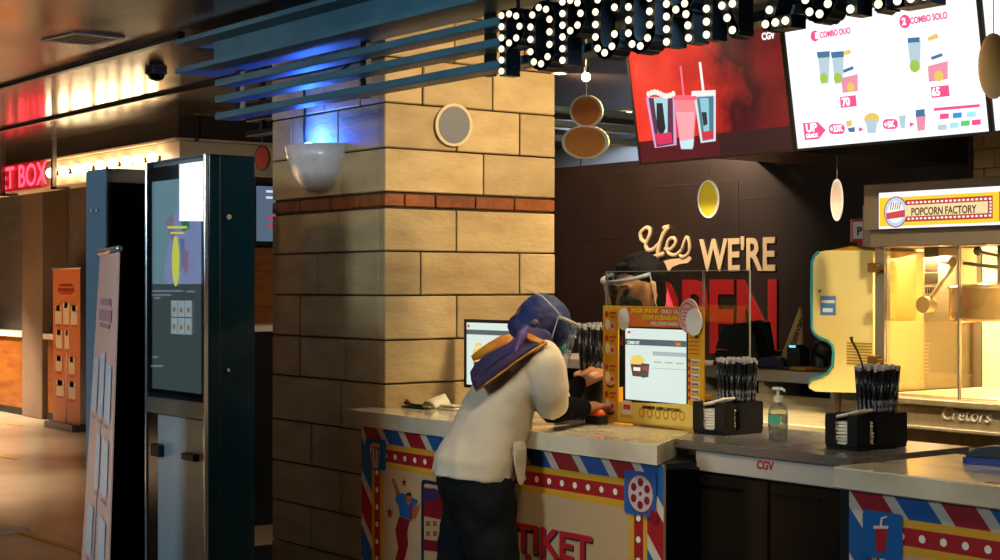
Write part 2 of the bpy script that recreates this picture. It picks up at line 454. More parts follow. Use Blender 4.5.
MB().cyl((c0.x, c0.y, ZC-.021), 0.055, 0.020, 20).build('mount', M_black, t)
m = MB(); m.lathe((c0.x, c0.y, ZC-.055), [(0.012, 0), (0.035, 0.008), (0.045, 0.03), (0.05, 0.056)]); m.build('dome', M_gloss_black, t)

# ================================================================ stone pillar
PX1, PY0 = -5.43, 3.52; PX0, PY1 = -6.37, 4.41
courses = []   # z boundaries, bottom to top
z_of = lambda py: EYE-(py-HOR)*6.454/F_PX
zs = [0.0, 0.17, 0.35, 0.53, 0.71, 0.895] + [z_of(y) for y in (384.5, 340.5, 295.5, 251, 207.5, 191.5, 147.5, 102, 56, 8, -38, -84)] 
zs = sorted(set(round(z, 4) for z in zs))
M_stone = mat('pillar_stone', 'CBAE7C', 0.62, c2='A88A5C', scale=5, stretch=(1,1,2.4), bump=0.25, bscale=26, island=0.13, ramp=(0.25, 0.8))
M_brick = mat('pillar_brick', '96501C', 0.6, c2='7A3C14', scale=12, bump=0.3, bscale=40, island=0.15)
M_mortar = mat('pillar_mortar', '40301C', 0.9)
core = MB(); core.box((PX0+.012, PY0+.012, 0), (PX1-.012, PY1-.012, KC))
st = MB(); br = MB(); rnd = random.Random(3)
def rect_blocks(mb, z0, z1, cuts_y, cuts_x):
    g = 0.0035; th = 0.05
    # right face (+X): blocks along y; left face (-Y): blocks along x; corner block shared
    ys = [PY0] + cuts_y + [PY1]
    for i in range(len(ys)-1):
        y0 = ys[i] + (0 if i == 0 else g); y1 = ys[i+1] - (g if i < len(ys)-2 else 0)
        x0 = PX1-th
        mb.cbox((x0, y0, z0+g), (PX1+rnd.uniform(-.0015,.0015), y1, z1-g), 0.004)
    xs = [PX0] + cuts_x + [PX1-th-0.0005]
    for i in range(len(xs)-1):
        x0 = xs[i] + (0 if i == 0 else g); x1 = xs[i+1] - (g if i < len(xs)-2 else 0)
        mb.cbox((x0, PY0+rnd.uniform(-.0015,.0015), z0+g), (x1, PY0+th, z1-g), 0.004)
    mb.cbox((PX0, PY0+th+.001, z0+g), (PX0+th, PY1, z1-g)); mb.cbox((PX0+th+.001, PY1-th, z0+g), (PX1-th-.001, PY1, z1-g))
def yat(px): return PX(px, 300, PX1).y
def xat(px): return XY(px, PY0)
band = (round(z_of(207.5),4), round(z_of(191.5),4))
cuts = {  # by course bottom py: (right-face cuts, left-face cuts)
 384.5: ([478], [345, 300]), 340.5: ([457], [300]), 295.5: ([421, 520], [318]), 251: ([457], [338]),
 207.5: ([424, 493], [360, 300]), 147.5: ([457, 520], [292, 338]), 102: ([423, 493], [324, 360]), 56: ([455, 525], [295, 337]), 8: ([420, 490], [312, 350])}
for i in range(len(zs)-1):
    z0, z1 = zs[i], min(zs[i+1], KC)
    if z0 >= KC-.01: break
    if abs(z0-band[0]) < 0.002:
        rect_blocks(br, z0+.004, z1-.004, [yat(q) for q in (405, 436, 476, 515)], [xat(q) for q in (300, 330, 359)]); continue
    key = None
    for k in cuts:
        if abs(z_of(k)-z0) < 0.003: key = k
    if key is None: cy, cx = ([PY0+0.3+0.2*(i%2)], [PX0+0.35+0.25*(i%2)])
    else: cy, cx = [yat(q) for q in cuts[key][0]], sorted(xat(q) for q in cuts[key][1])
    rect_blocks(st, z0, z1, cy, cx)
pil = struct(core.build('pillar', M_mortar)); pil['label'] = 'square stone block pillar with an orange brick band'
st.build('stone_blocks', M_stone, pil); br.build('brick_band', M_brick, pil)
# blue-lit wall sconce
sc = PY(321, 150, PY0); sx = sc.x; sz0 = EYE+(285-193)*7.0/F_PX; sz1 = EYE+(285-149)*7.0/F_PX
t = thing('wall_sconce', 'white half-bowl wall sconce throwing blue light up the stone pillar', 'wall lamp', (sx, PY0-0.1, sz0))
m = MB(); rings = []; n = 21
hh = sz1-sz0
for (r, z) in ((0.02, 0.0), (0.055, 0.002), (0.080, 0.018), (0.112, hh*.36), (0.135, hh*.68), (0.146, hh), (0.139, hh), (0.128, hh*.68), (0.105, hh*.38), (0.07, 0.03), (0.02, 0.02)):
    rings.append([Vector((sx+r*1.36*math.cos(math.pi+math.pi*k/(n-1)), PY0+0.004+r*1.0*math.sin(math.pi+math.pi*k/(n-1)), sz0+z)) for k in range(n)])
m.loft(rings, False, True, False); m.build('bowl', mat('sconce_glass', 'EFE6E0', 0.25, c2='E2D6CC', scale=20, coat=0.4), t)
m = MB(); m.cbox((sx-0.05, PY0-0.03, sz0+0.05), (sx+0.05, PY0-0.001, sz1-0.03)); m.build('mounting_plate', mat('white_plastic', 'DDDDDD', 0.4), t)
m = MB(); m.ball((sx, PY0-0.06, sz1-0.02), 0.035); m.build('bulb', lit('blue_bulb', '20B0FF', 40), t)
lamp('POINT', (sx, PY0-0.06, sz1+0.02), 11, (0.02, 0.05, 1.0), 0.03, name='sconce_light')
lamp('POINT', (sx, PY0-0.05, sz1-0.01), 1.3, (0.0, 0.8, 1.0), 0.02, name='sconce_light')
m = MB(); pts = [PY(px, py, PY0-0.012) for px, py in ((305, 149), (304, 130), (305, 110), (304, 90), (308, 78), (322, 76), (338, 73), (352, 62))]
m.tube(pts, 0.005, 6); tag(m.build('cable', M_black), 'black cable running up the stone pillar from the blue sconce', 'cable')
# ================================================================ blue steel canopy
CY = 3.10
xl = XY(196, CY); z_top = 2.66; z_bot = 2.475
def zat(px, py, Y): return PY(px, py, Y).z
z_bf = zat(196, 70, CY-0.08); z_tf = zat(196, 36, CY-0.08)
m = MB()
XR = -0.6
m.box((xl, CY-0.10, z_bf), (XR, CY+0.098, z_bf+0.02)); m.box((xl, CY-0.10, z_tf-0.02), (XR, CY+0.098, z_tf)); m.box((xl+0.17, CY, z_bf+0.02), (XR, CY+0.02, z_tf-0.02))
o = struct(m.build('beam', M_steelblue)); o['label'] = 'blue steel beam over the concession counter'

t = thing('slatted_canopy', 'three blue metal slats hung under the steel beam above the counter', 'canopy', (xl, CY, 2.2))
xs = XY(220, CY); zsl = [zat(220, y, CY) for y in (87, 103, 120)]
for z in zsl:
    MB().cbox((xs, CY-0.025, z), (XR, CY+0.06, z+0.028), 0.003).build('slat', M_steelblue, t)
k = 0
for q in (231, 356, 480):
    x = XY(q, CY+.03)
    MB().box((x-0.02, CY+0.062, zsl[2]-0.0), (x+0.02, CY+0.085, z_bf)).build('hanger', M_black, t)
for x in (-3.2, -2.2, -1.2): MB().box((x-0.02, CY+0.062, zsl[2]), (x+0.02, CY+0.085, z_bf)).build('hanger', M_black, t)
# second row of slats behind, seen left of the pillar
t = thing('slatted_canopy', 'dark slats behind the blue canopy, left of the stone pillar top', 'canopy', (-7.6, CY+0.9, 2.3))
for z in zsl: MB().cbox((xs-0.9, CY+0.6, z+.03), (PX0-0.03, CY+0.66, z+0.055), 0.003).build('slat', mat('slat_dark', '141414', 0.3, 0.4), t)
for xx in (xs-.8, PX0-.12): MB().box((xx, CY+0.62, zsl[2]+.03), (xx+.03, CY+0.64, ZC)).build('hanger', M_black, t)

# ================================================================ POPCORN ZONE letters
LY = 2.985
M_letter = mat('letter_face', '0A0A0B', 0.35); M_return = mat('letter_return', '16283E', 0.4)
M_lbulb = lit('letter_bulb', 'FFF0C4', 1.55)
arc = lambda cx, cy, rx, ry, a0, a1, n=10: [(cx+rx*math.cos(math.radians(a0+(a1-a0)*k/n)), cy+ry*math.sin(math.radians(a0+(a1-a0)*k/n))) for k in range(n+1)]
G = {   # centre lines in a 1 x 1 box
 'P': [[(0,0),(0,1)], [(0,1),(.45,1)]+arc(.5,.74,.5,.26,90,-90,8)+[(.45,.48),(0,.48)]],
 'O': [[(0,.25),(0,.75)]+arc(.5,.75,.5,.25,180,0,8)+[(1,.75),(1,.25)]+arc(.5,.25,.5,.25,0,-180,8)],
 'C': [[(1,.72)]+arc(.5,.75,.5,.25,0,180,8)+[(0,.75),(0,.25)]+arc(.5,.25,.5,.25,180,360,8)+[(1,.28)]],
 'R': [[(0,0),(0,1)], [(0,1),(.45,1)]+arc(.5,.74,.5,.26,90,-90,8)+[(.45,.48),(0,.48)], [(.55,.48),(.95,.36),(1,0)]],
 'N': [[(0,0),(0,1)], [(0,1),(1,0)], [(1,0),(1,1)]],
 'Z': [[(0,1),(1,1)], [(1,1),(0,0)], [(0,0),(1,0)]],
 'E': [[(0,0),(0,1)], [(0,1),(1,1)], [(0,.5),(.85,.5)], [(0,0),(1,0)]]}
def along(pl, step):
    out = []; L = sum(math.dist(pl[i], pl[i+1]) for i in range(len(pl)-1)); n = max(1, round(L/step)); tt = [L*k/n for k in range(n+1)]
    acc = 0; i = 0
    for q in tt:
        while i < len(pl)-2 and acc+math.dist(pl[i], pl[i+1]) < q-1e-9: acc += math.dist(pl[i], pl[i+1]); i += 1
        s_ = math.dist(pl[i], pl[i+1]); f = (q-acc)/s_ if s_ else 0
        out.append((pl[i][0]+(pl[i+1][0]-pl[i][0])*f, pl[i][1]+(pl[i+1][1]-pl[i][1])*f))
    return out
def stroke(mb, pl, w_, y0, y1):
    for i in range(len(pl)-1):
        a, c = Vector((pl[i][0], 0, pl[i][1])), Vector((pl[i+1][0], 0, pl[i+1][1])); d = c-a
        if d.length < 1e-6: continue
        d.normalize(); n = Vector((-d.z, 0, d.x))*w_/2; a = a-d*w_*0.42; c = c+d*w_*0.42
        q = [a-n, c-n, c+n, a+n]
        mb.mi = 0; mb.add([(p.x, y0, p.z) for p in q], [(0,1,2,3)])
        mb.mi = 1; V_ = [(p.x, y0, p.z) for p in q]+[(p.x, y1, p.z) for p in q]
        mb.add(V_, [(0,4,5,1),(1,5,6,2),(2,6,7,3),(3,7,4,0),(4,7,6,5)], False)
zb = PY(502, 71.5, LY).z; zt = PY(502, 16, LY).z
word = [('P',503,521),('O',532,551),('P',564,582),('C',597,616),('O',630,651),('R',668,690),('N',708,734),('Z',767,787),('O',807,831),('N',852,880),('E',899,926)]
desc = ['first letter P of the lit bulb sign', 'letter O after the first P in the bulb sign', 'second letter P of the lit bulb sign', 'letter C in the middle of the bulb sign', 'letter O between the C and the R of the bulb sign', 'letter R of the lit bulb sign', 'letter N that ends the first word of the bulb sign', 'letter Z that starts the second word of the bulb sign', 'letter O of the second word of the bulb sign', 'letter N of the second word of the bulb sign', 'letter E that ends the bulb sign']
for (ch, a, c), ds in zip(word, desc):
    x0, x1 = XY(a, LY), XY(c, LY)
    t = thing('marquee_letter', 'black ' + ds, 'sign letter', ((x0+x1)/2, LY, zb-0.012), 'POPCORN ZONE bulb letters')
    m = MB(); bl = []; 
    for pl in G[ch]:
        q = [(x0+(x1-x0)*u, zb+(zt-zb)*v) for u, v in pl]
        stroke(m, q, 0.033, LY, LY+0.055)
        for pt in along(q, 0.037):
            if all(math.dist(pt, o2) > 0.021 for o2 in bl): bl.append(pt)
    m.build('channel_body', [M_letter, M_return], t)
    for (u, v) in bl:
        MB().ball((u, LY-0.006, v), 0.0105, 10, 6, (1,0.8,1)).build('bulb', M_lbulb, t)
    MB().box(((x0+x1)/2-.004, LY+0.02, zt+.01), ((x0+x1)/2+.004, LY+0.028, z_bf)).build('hanging_rod', M_black, t)
m = MB().box((XY(503, LY), LY+0.056, zb+0.10), (XY(926, LY), LY+0.072, zb+0.125)); m.box((XY(503, LY), LY+0.056, zt-0.05), (XY(926, LY), LY+0.072, zt-.03))
tag(m.build('sign_rail', M_black), 'black rails that carry the lit bulb letters', 'rail')

# ================================================================ kitchen back
KW = 7.2
b = MB().box((-9.2, KW, 0), (0.5, KW+0.1, 2.34)); struct(b.build('wall_back', mat('back_wall_brown', '1E1510', 0.42, c2='18110D', scale=2.5)))
m = MB()
for pts in (((581,150),(581,215)), ((581,177),(655,172)), ((655,172),(655,238)), ((655,187),(738,181)), ((738,181),(738,214)), ((655,238),(581,239)), ((738,199),(790,196)), ((738,214),(738,240))):
    a, c = PY(*pts[0], KW), PY(*pts[1], KW)
    if abs(a.x-c.x) < 0.1: m.box((a.x-.004, KW-.003, min(a.z,c.z)), (a.x+.004, KW, max(a.z,c.z)))
    else: m.box((a.x, KW-.003, (a.z+c.z)/2-.004), (c.x, KW, (a.z+c.z)/2+.004))
struct(m.build('trim_5', mat('groove', '120C0A', 0.6)))
b = MB().box((-13.5, 8.8, 0), (0.5, 8.9, KC)); struct(b.build('wall_far', mat('upper_grey', '9AA8B4', 0.6)))
b = MB().box((-9.25, 4.5, 0), (-9.15, 8.8, 2.2)); struct(b.build('wall_side', M_brownwall))
# slats under the kitchen ceiling, seen between pillar and screens
t = thing('louvre_screen', 'grey blue metal louvres under the kitchen ceiling between pillar and menu screens', 'louvre', (-6.9, 6, 2.4))
for z, x in ((2.47, -6.95), (2.39, -6.95), (2.31, -6.95)):
    MB().cbox((x, 4.8, z), (x+0.08, 7.15, z+0.03), 0.003).build('slat', mat('slat_grey', '8AA4B4', 0.45, 0.1), t)
for y in (5.0, 6.9): MB().box((-6.93, y, 2.31), (-6.90, y+.03, KC)).build('hanger', M_black, t)
# tiled wall piece at right
tx = XY(972, 6.85); b = MB().box((tx, 6.87, 0), (0.5, 7.19, KC)); struct(b.build('wall_tiled', mat('grout', 'A8A08C', 0.7)))
m = MB(); tw, th = 0.13, 0.105
for r in range(12):
    for c in range(12):
        x = tx+0.005+(c-0.5*(r%2))*tw
        if x < tx: x0 = tx+0.002
        else: x0 = x
        m.cbox((x0, 6.855, 1.5+r*th*0.95), (x+tw-0.005, 6.872, 1.5+r*th*.95+th*.95-0.005), 0.003)
struct(m.build('tiles', mat('cream_tile', 'D8CFB8', 0.25, island=0.04), b and bpy.data.objects['wall_tiled'])) if False else struct(m.build('trim_6', mat('cream_tile', 'D8CFB8', 0.25, island=0.04)))
# black soffit behind the screens with loose blue cables
b = MB().box((XY(745, 5.75), 5.45, 2.12), (XY(972, 6.85)-.02, 6.84, KC)); struct(b.build('wall_soffit', mat('soffit_black', '0C0C0E', 0.35)))
# hanging bare bulb
t = thing('hanging_bulb', 'bare glowing round bulb hanging between the pillar and the screens', 'light bulb', PY(586, 82, 5.0))
p = PY(586, 77, 5.0); MB().ball(p, 0.022, 16, 10).build('bulb', lit('bare_bulb', 'FFE9B0', 25), t)
MB().cyl(p+Vector((0,0,0.02)), 0.012, 0.03, 12).build('socket', M_black, t); MB().cyl(p+Vector((0,0,0.05)), 0.003, KC-p.z-0.05, 6).build('cord', mat('cord_grey', '8A8A8A', 0.5), t)
lamp('POINT', p+Vector((0,-0.05,0)), 10, (1, 0.82, 0.5), 0.03, name='bulb_light')

# wall lettering
fr = front(KW); 
t = thing('wall_lettering', 'cream and red open-for-business wall lettering behind the counter', 'wall sign', (XY(700, KW), KW-.01, 1.1))
M_cream = mat('cream_letters', 'AEA384', 0.5); M_redl = mat('red_letters', '8E1216', 0.45)
def textz(body, px0, px1, py0, py1, m_, bold, shear=0):   # fit: baseline py0 .. cap top py1
    a = fr.px(px0, py0); c = fr.px(px1, py0); z1 = fr.px(px0, py1)[1]
    size = (z1-a[1])/0.70
    o = text(body, fr, a[0], a[1], size, m_, t, bold=bold, ext=0.004, n=0.006, shear=shear)
    bpy.context.view_layer.update(); wd = o.dimensions.x/max(o.scale.x, 1e-6)
    M = o.matrix_local.copy(); o.matrix_local = M @ Matrix.Diagonal(((c[0]-a[0])/wd, 1, 1, 1)); return o
textz("WE'RE", 701, 777, 270.5, 239.5, M_cream, 0.022)
textz('OPEN', 640, 777, 347, 281, M_redl, 0.03)
# the script Yes: swashed strokes
m = MB()
def ink(pts, r, n=4):
    V_ = [PY(a, c, KW-0.006) for a, c in pts]
    out = []
    for i in range(len(V_)-1):
        p0 = V_[max(i-1,0)]; p1 = V_[i]; p2 = V_[i+1]; p3 = V_[min(i+2, len(V_)-1)]
        for k in range(n):
            s_ = k/n; out.append(0.5*((2*p1)+(-p0+p2)*s_+(2*p0-5*p1+4*p2-p3)*s_*s_+(-p0+3*p1-3*p2+p3)*s_**3))
    out.append(V_[-1]); m.tube(out, r, 8)
ink([(647,243),(642,240),(641,233),(646,228),(650,229),(650,235),(646,244),(648,250),(654,249),(660,243)], 0.015)
ink([(669,227),(664,234),(660,245),(657,258),(652,268),(645,270),(643,265),(648,259),(658,256),(664,254)], 0.017)
ink([(664,228),(669,227)], 0.017)
ink([(665,249),(671,249),(676,243),(674,238),(669,240),(667,248),(670,254),(676,255),(682,250)], 0.013)
ink([(682,250),(687,237),(690,245),(689,253),(683,257),(680,255)], 0.013)
o = m.build('script_word', M_cream, t)
m = MB(); m.extrude([fr.px(*q) for q in ((690,256),(692,259),(688,263),(680,264),(673,267),(669,272),(666,264),(664,261),(672,259),(684,258))], -0.006, (0,KW,0)); m.build('swash', M_cream, t)

# ================================================================ menu screens
tilt = math.radians(9.3); SW = None
def screen_frame(pxl): return Frame((XY(pxl, 5.09), 5.09, 2.07), (1,0,0), (0, -math.sin(tilt), math.cos(tilt)), (0, -math.cos(tilt), -math.sin(tilt)))
xs_ = [XY(640, 5.09), XY(796, 5.09), XY(993, 5.09)]
wS = (xs_[2]-xs_[0])/2; hS = wS*0.5625
frs = [Frame((xs_[0]+wS*i, 5.09, 2.07), (1,0,0), (0, -math.sin(tilt), math.cos(tilt)), (0, -math.cos(tilt), -math.sin(tilt))) for i in range(3)]
lab = ['wide red menu screen showing three cups with straws', 'bright white menu screen with combo offers', 'pale menu screen cut off by the right edge of the picture']
for i in range(3):
    f = frs[i]; t = thing('menu_screen', lab[i] + ', hung over the kitchen', 'screen', f.p(wS/2, 0, -0.04), 'menu screens over the kitchen')
    m = MB(); bz = 0.011
    def fb(u0, v0, u1, v1, n0, n1):
        m.add([f.p(u,v,n) for n in (n1,n0) for (u,v) in ((u0,v0),(u1,v0),(u1,v1),(u0,v1))], [(0,1,2,3),(7,6,5,4),(0,4,5,1),(1,5,6,2),(2,6,7,3),(3,7,4,0)])
    fb(0.002, 0, wS-0.002, bz, 0.006, -0.05); fb(0.002, hS-bz, wS-0.002, hS, 0.006, -0.05); fb(0.002, bz, 0.002+bz, hS-bz, 0.006, -0.05); fb(wS-.002-bz, bz, wS-.002, hS-bz, 0.006, -0.05)
    m.build('bezel', mat('bezel', '1A1614', 0.3, 0.3), t)
    m = MB(); fb(bz, bz, wS-bz, hS-bz, -0.004, -0.05); m.build('housing', M_black, t)
    m = MB(); fb(wS*.3, hS*.3, wS*.7, hS*.7, -0.05, -0.10); m.mi = 0
    m.box((f.o.x+wS*.45, 5.12, 2.3), (f.o.x+wS*.55, 5.16, KC)); m.build('ceiling_mount', M_black, t)
    a = Art(f); I = (bz, bz, wS-bz, hS-bz)
    if i == 0:
        # red smoke backdrop with dark shelf at the bottom
        rm = mat('screen_red', '000000', 0.25)
        nt = rm.node_tree; N = nt.nodes; L = nt.links; pb = N['Principled BSDF']
        tc = N.new('ShaderNodeTexCoord'); no = N.new('ShaderNodeTexNoise'); no.inputs['Scale'].default_value = 5; no.inputs['Detail'].default_value = 6
        sp = N.new('ShaderNodeSeparateXYZ'); L.new(tc.outputs['Object'], sp.inputs[0]); L.new(tc.outputs['Object'], no.inputs['Vector'])
        mr = N.new('ShaderNodeMapRange'); mr.inputs[1].default_value = -wS/2*.8; mr.inputs[2].default_value = wS/2; L.new(sp.outputs[0], mr.inputs[0])
        ad = N.new('ShaderNodeMath'); ad.operation = 'MULTIPLY_ADD'; L.new(no.outputs['Fac'], ad.inputs[0]); ad.inputs[1].default_value = 0.9; L.new(mr.outputs[0], ad.inputs[2])
        cr = N.new('ShaderNodeValToRGB'); cr.color_ramp.elements[0].position = 0.35; cr.color_ramp.elements[0].color = lin('FF4030'); cr.color_ramp.elements[1].position = 1.35; cr.color_ramp.elements[1].color = lin('380818')
        e_ = cr.color_ramp.elements.new(0.85); e_.color = lin('D82A26'); e2 = cr.color_ramp.elements.new(1.0); e2.color = lin('7A1420')
        sc_ = N.new('ShaderNodeMath'); sc_.operation = 'MULTIPLY'; sc_.inputs[1].default_value = 0.72; L.new(ad.outputs[0], sc_.inputs[0]); L.new(sc_.outputs[0], cr.inputs[0])
        cr.color_ramp.elements[-1].position = 1.0; cr.color_ramp.elements[1].position = 0.6; cr.color_ramp.elements[2].position = 0.8
        L.new(cr.outputs[0], pb.inputs['Emission Color']); pb.inputs['Emission Strength'].default_value = 0.85
        a.rect(I[0], I[1], I[2], I[3], rm, 1)
        a.rect(I[0], I[1], I[2], hS*0.20, lit('screen_maroon', '5A1420', 0.8), 2)
        a.rect(wS*.55, I[1], I[2], hS*0.20, lit('screen_maroon_dark', '34181E', 0.8), 2)
        cup = lambda q, c, l=3: a.ppx(q, lit('scr_'+c, c, 0.95), l)
        # left tumbler with popcorn
        cup(((646,97),(675,97),(677,145),(655,148)), 'D8A0D0'); cup(((649,98),(673,98),(674,144),(657,147)), '5A3048', 4); cup(((654,98),(668,98),(668,143),(660,144)), 'A8D8E0', 4)
        cup(((657,103),(663,103),(666,128),(661,140),(657,125)), '20202C', 5); cup(((655,134),(672,132),(673,143),(658,145)), 'D83060', 5)
        for k in range(9): a.poly(ell(*f.px(649+k*3.1, 94-2*math.sin(k*.8)), 0.014, n=8), lit('scr_F4E8E0', 'F4E8E0', 1.0), 6)
        # middle cup
        cup(((674,98),(697,98),(694,147),(681,149)), 'F08890'); cup(((676,112),(695,112),(693,142),(681,144)), 'F6A8B0', 4); cup(((680,141),(694,139),(693,149),(682,149)), 'C8E8F0', 5)
        cup(((674,95),(697,95),(697,100),(674,100)), 'FF6070', 5); cup(((680,66),(682,66),(685,96),(683,96)), 'FF7088', 4)
        # right tumbler
        cup(((694,95),(716,93),(716,141),(701,143)), 'D8E0E8'); cup(((697,97),(714,96),(714,139),(703,141)), '48788A', 4); cup(((700,98),(709,98),(710,136),(705,138)), '90C8D4', 4)
        cup(((692,91),(716,90),(716,95),(692,96)), 'F4F0EE', 5); cup(((699,62),(701.5,62),(705,92),(702.5,92)), 'F4F0EE', 4); cup(((702,112),(707,112),(708,124),(704,126)), '283038', 5); cup(((702,132),(714,130),(714,138),(703,140)), 'D03048', 5)
        a.build('screen_picture', t)
        textpx('CGV', f, 763, 40, 776, 7, lit('scr_white', 'FFFFFF', 1.2), t, n=0.006, bold=.03)
    elif i == 1:
        W = lit('screen_white', 'EEF6FF', 1.15); PK = lit('scr_pink', 'F0508C', 1.0); PL = lit('scr_pale_pink', 'F098B0', .9); GR = lit('scr_green', 'A8CC50', .9); BL = lit('scr_navy', '4878A0', 0.9); YE = lit('scr_yellow', 'ECC860', .95); PALE = lit('scr_pale', 'BCD4E0', .9)
        a.rect(*I, W, 1)
        for (cx, cy) in ((824,0),(838,0),):
            a.ppx([(cx-6,55),(cx+6,54),(cx+5,83),(cx-3,84)], PALE, 2); a.poly(ell(*f.px(cx,78), 0.022, n=10), GR, 3); a.ppx([(cx-7,52),(cx+6,51),(cx+6,57),(cx-6,58)], BL, 3)
        a.ppx([(841,78),(858,74),(858,91),(843,93)], PL, 2); a.poly(ell(*f.px(851,87), 0.02, n=10), YE, 3); a.ppx([(840,54),(849,49),(852,53),(843,56)], YE, 2); a.ppx([(843,70),(853,66),(854,69),(844,73)], BL, 2)
        a.ppx([(908,42),(921,41),(920,70),(911,71)], PALE, 2); a.poly(ell(*f.px(915,66), 0.025, n=10), GR, 3); a.ppx([(908,38),(920,37),(920,42),(908,43)], BL, 3)
        a.ppx([(928,66),(948,61),(948,79),(929,82)], PL, 2); a.poly(ell(*f.px(939,76), 0.022, n=10), YE, 3); a.ppx([(927,38),(937,33),(939,38),(929,41)], YE, 2); a.ppx([(931,57),(942,53),(943,56),(932,60)], BL, 2)
        a.ppx([(840,97),(856,95),(857,106),(841,108)], PK, 2); a.ppx([(931,87),(949,85),(950,96),(932,98)], PK, 2)
        a.ppx([(803,123),(818,122),(826,130),(819,139),(805,140)], PK, 2)
        for (x0,y0,x1,y1) in ((829,124,845,134),(883,119,898,129)): a.poly([f.px(u,v) for u,v in rrect(x0,y0,x1,y1,4)], PK, 2)
        for (cx,cy) in ((872,122),): a.poly(ell(*f.px(cx,cy-3), 0.04, 0.025, 14), YE, 2); a.ppx([(866,120),(878,119),(876,133),(868,133)], PALE, 3)
        a.ppx([(916,115),(926,114),(925,130),(918,131)], PL, 2); a.ppx([(916,110),(925,109),(925,116),(916,117)], BL, 3); a.ppx([(846,121),(852,120),(852,126),(847,127)], YE, 2); a.ppx([(848,128),(855,127),(855,132),(849,132)], BL, 2); a.ppx([(899,116),(906,115),(905,128),(901,128)], PALE, 2)
        for (cx,cy) in ((861,129),(912,124)): a.ppx([(cx-2,cy-2),(cx+3,cy),(cx-2,cy+3)], PK, 2)
        a.ppx([(934,108),(980,104),(980,107),(934,111)], PK, 2)
        for (x0,y0,c) in ((940,114,PK),(953,113,lit('scr_blue','3098E0',1.0)),(967,112,lit('scr_sky','A0D8F0',1.1)),(938,125,PALE),(950,123,lit('scr_sky','A0D8F0',1.1)),(961,121,lit('scr_grn','60C878',1.0)),(972,120,PK)):
            a.ppx([(x0,y0),(x0+9,y0-.8),(x0+9,y0+4.5),(x0,y0+5.3)], c, 2)
        a.poly(ell(*f.px(815,36), 0.023, n=16), PK, 2); a.poly(ell(*f.px(905,21.5), 0.027, n=16), PK, 2)
        a.build('screen_picture', t)
        WT = lit('scr_white', 'FFFFFF', 1.2)
        for body, x0, y0, x1, h, mm in (('COMBO DUO', 821, 38, 852, 6, PK), ('COMBO SOLO', 911, 24, 949, 6.5, PK), ('1', 813.5, 39, 816.5, 6, WT), ('2', 903, 25, 907, 7, WT), ('70', 843, 106, 851, 8, WT), ('65', 933, 96, 941, 8, WT), ('UP', 807, 132, 818, 8, WT), ('GRADE', 807, 138, 819, 4, WT), ('+23K', 831, 132, 844, 6, WT), ('+5K', 885, 127.5, 896, 6, WT)):
            textpx(body, f, x0, y0, x1, h, mm, t, n=0.005, bold=0.035)
    else:
        a.rect(*I, lit('screen_pale', 'E4F0F4', 1.3), 1); a.rect(wS*.3, hS*.2, wS*.8, hS*.5, lit('scr_pale_pink', 'F8C0D0', 1.15), 2); a.build('screen_picture', t)

# small downlight under the canopy, over the pillar
def downlight(x, y, z=ZC, r=0.05, lb='small round ceiling downlight', es=12):
    t = thing('downlight', lb, 'ceiling light', (x, y, z-0.02))
    m = MB(); m.lathe((x, y, z-0.012), [(r*1.25, 0.011), (r*1.25, 0.0), (r, -0.004), (r*.9, 0.004), (r*.9, 0.011)]); m.build('trim_ring', mat('white_metal', 'C8C0B4', 0.4, 0.3), t)
    MB().cyl((x, y, z-0.006), r*0.88, 0.003, 20).build('lens', lit('downlight_lens', 'FFD9A0', es), t)
    return t
p = PZ(447, 27, KC); downlight(p.x, p.y, KC, lb='lit downlight above the stone pillar, behind the blue slats')
# ================================================================ counters
FY = 3.39
M_marble = mat('marble_top', 'DACDB0', 0.13, c2='9A8868', scale=3.0, stretch=(1,2.2,1), detail=9, ramp=(0.45, 0.78), coat=0.2)
M_panel = mat('poster_cream', 'C6A478', 0.4); R_ = mat('ink_red', 'A81E24', 0.4); B_ = mat('ink_blue', '1F5C9A', 0.4); C_ = mat('ink_offwhite', 'DCC8B0', 0.4); Y_ = mat('ink_yellow', 'D8A02C', 0.4); DOT = mat('ink_dot', 'F6EAD0', 0.4); NV = mat('ink_navy', '1C2438', 0.4)
PINK = mat('ink_pink', 'E07080', 0.4)
def poster(t, fr, x0, x1, zt=0.94, right=True):
    a = Art(fr)
    a.rect(x0, 0, x1, zt, C_, 0)
    # diagonal stripes: top band and side bands
    bands = [(x0, x1, 0.878, zt), (x0, x0+0.08, 0, 0.878)] + ([(x1-0.075, x1, 0, 0.878)] if right else [])
    per = 0.30; sh = 0.86
    for (a0, a1, z0, z1) in bands:
        k = -12
        while k < 24:
            for off, mm in ((0, R_), (per/2, B_)):
                u = x0 + k*per + off
                wq = per*0.36
                pl = [(u+sh*(zt-0)*1, 0), (u+wq+sh*(zt-0), 0), (u+wq, zt), (u, zt)]
                c = clip(pl, a0, a1, z0, z1)
                if c: a.poly(c, mm, 1)
            k += 1
    fx0, fx1 = x0+0.08, (x1-0.075 if right else x1)
    a.rect(fx0, 0, fx1, 0.878, Y_, 2)
    a.rect(fx0+0.018, 0, fx1-(0.018 if right else 0), 0.856, R_, 3)
    a.rect(fx0+0.060, 0, fx1-(0.060 if right else 0), 0.808, Y_, 4)
    a.rect(fx0+0.082, 0, fx1-(0.082 if right else 0), 0.784, M_panel, 5)
    n = int((fx1-fx0)/0.068)
    for k in range(n+1):
        u = fx0+0.10+k*0.068
        if u < fx1-0.05: a.poly(ell(u, 0.832, 0.011, n=12), DOT, 4)
    for k in range(11):
        a.poly(ell(fx0+0.039, 0.76-k*0.068, 0.011, n=12), DOT, 6)
        if right: a.poly(ell(fx1-0.039, 0.76-k*0.068, 0.011, n=12), DOT, 6)
    return a
X0, X1 = -5.406, -3.64
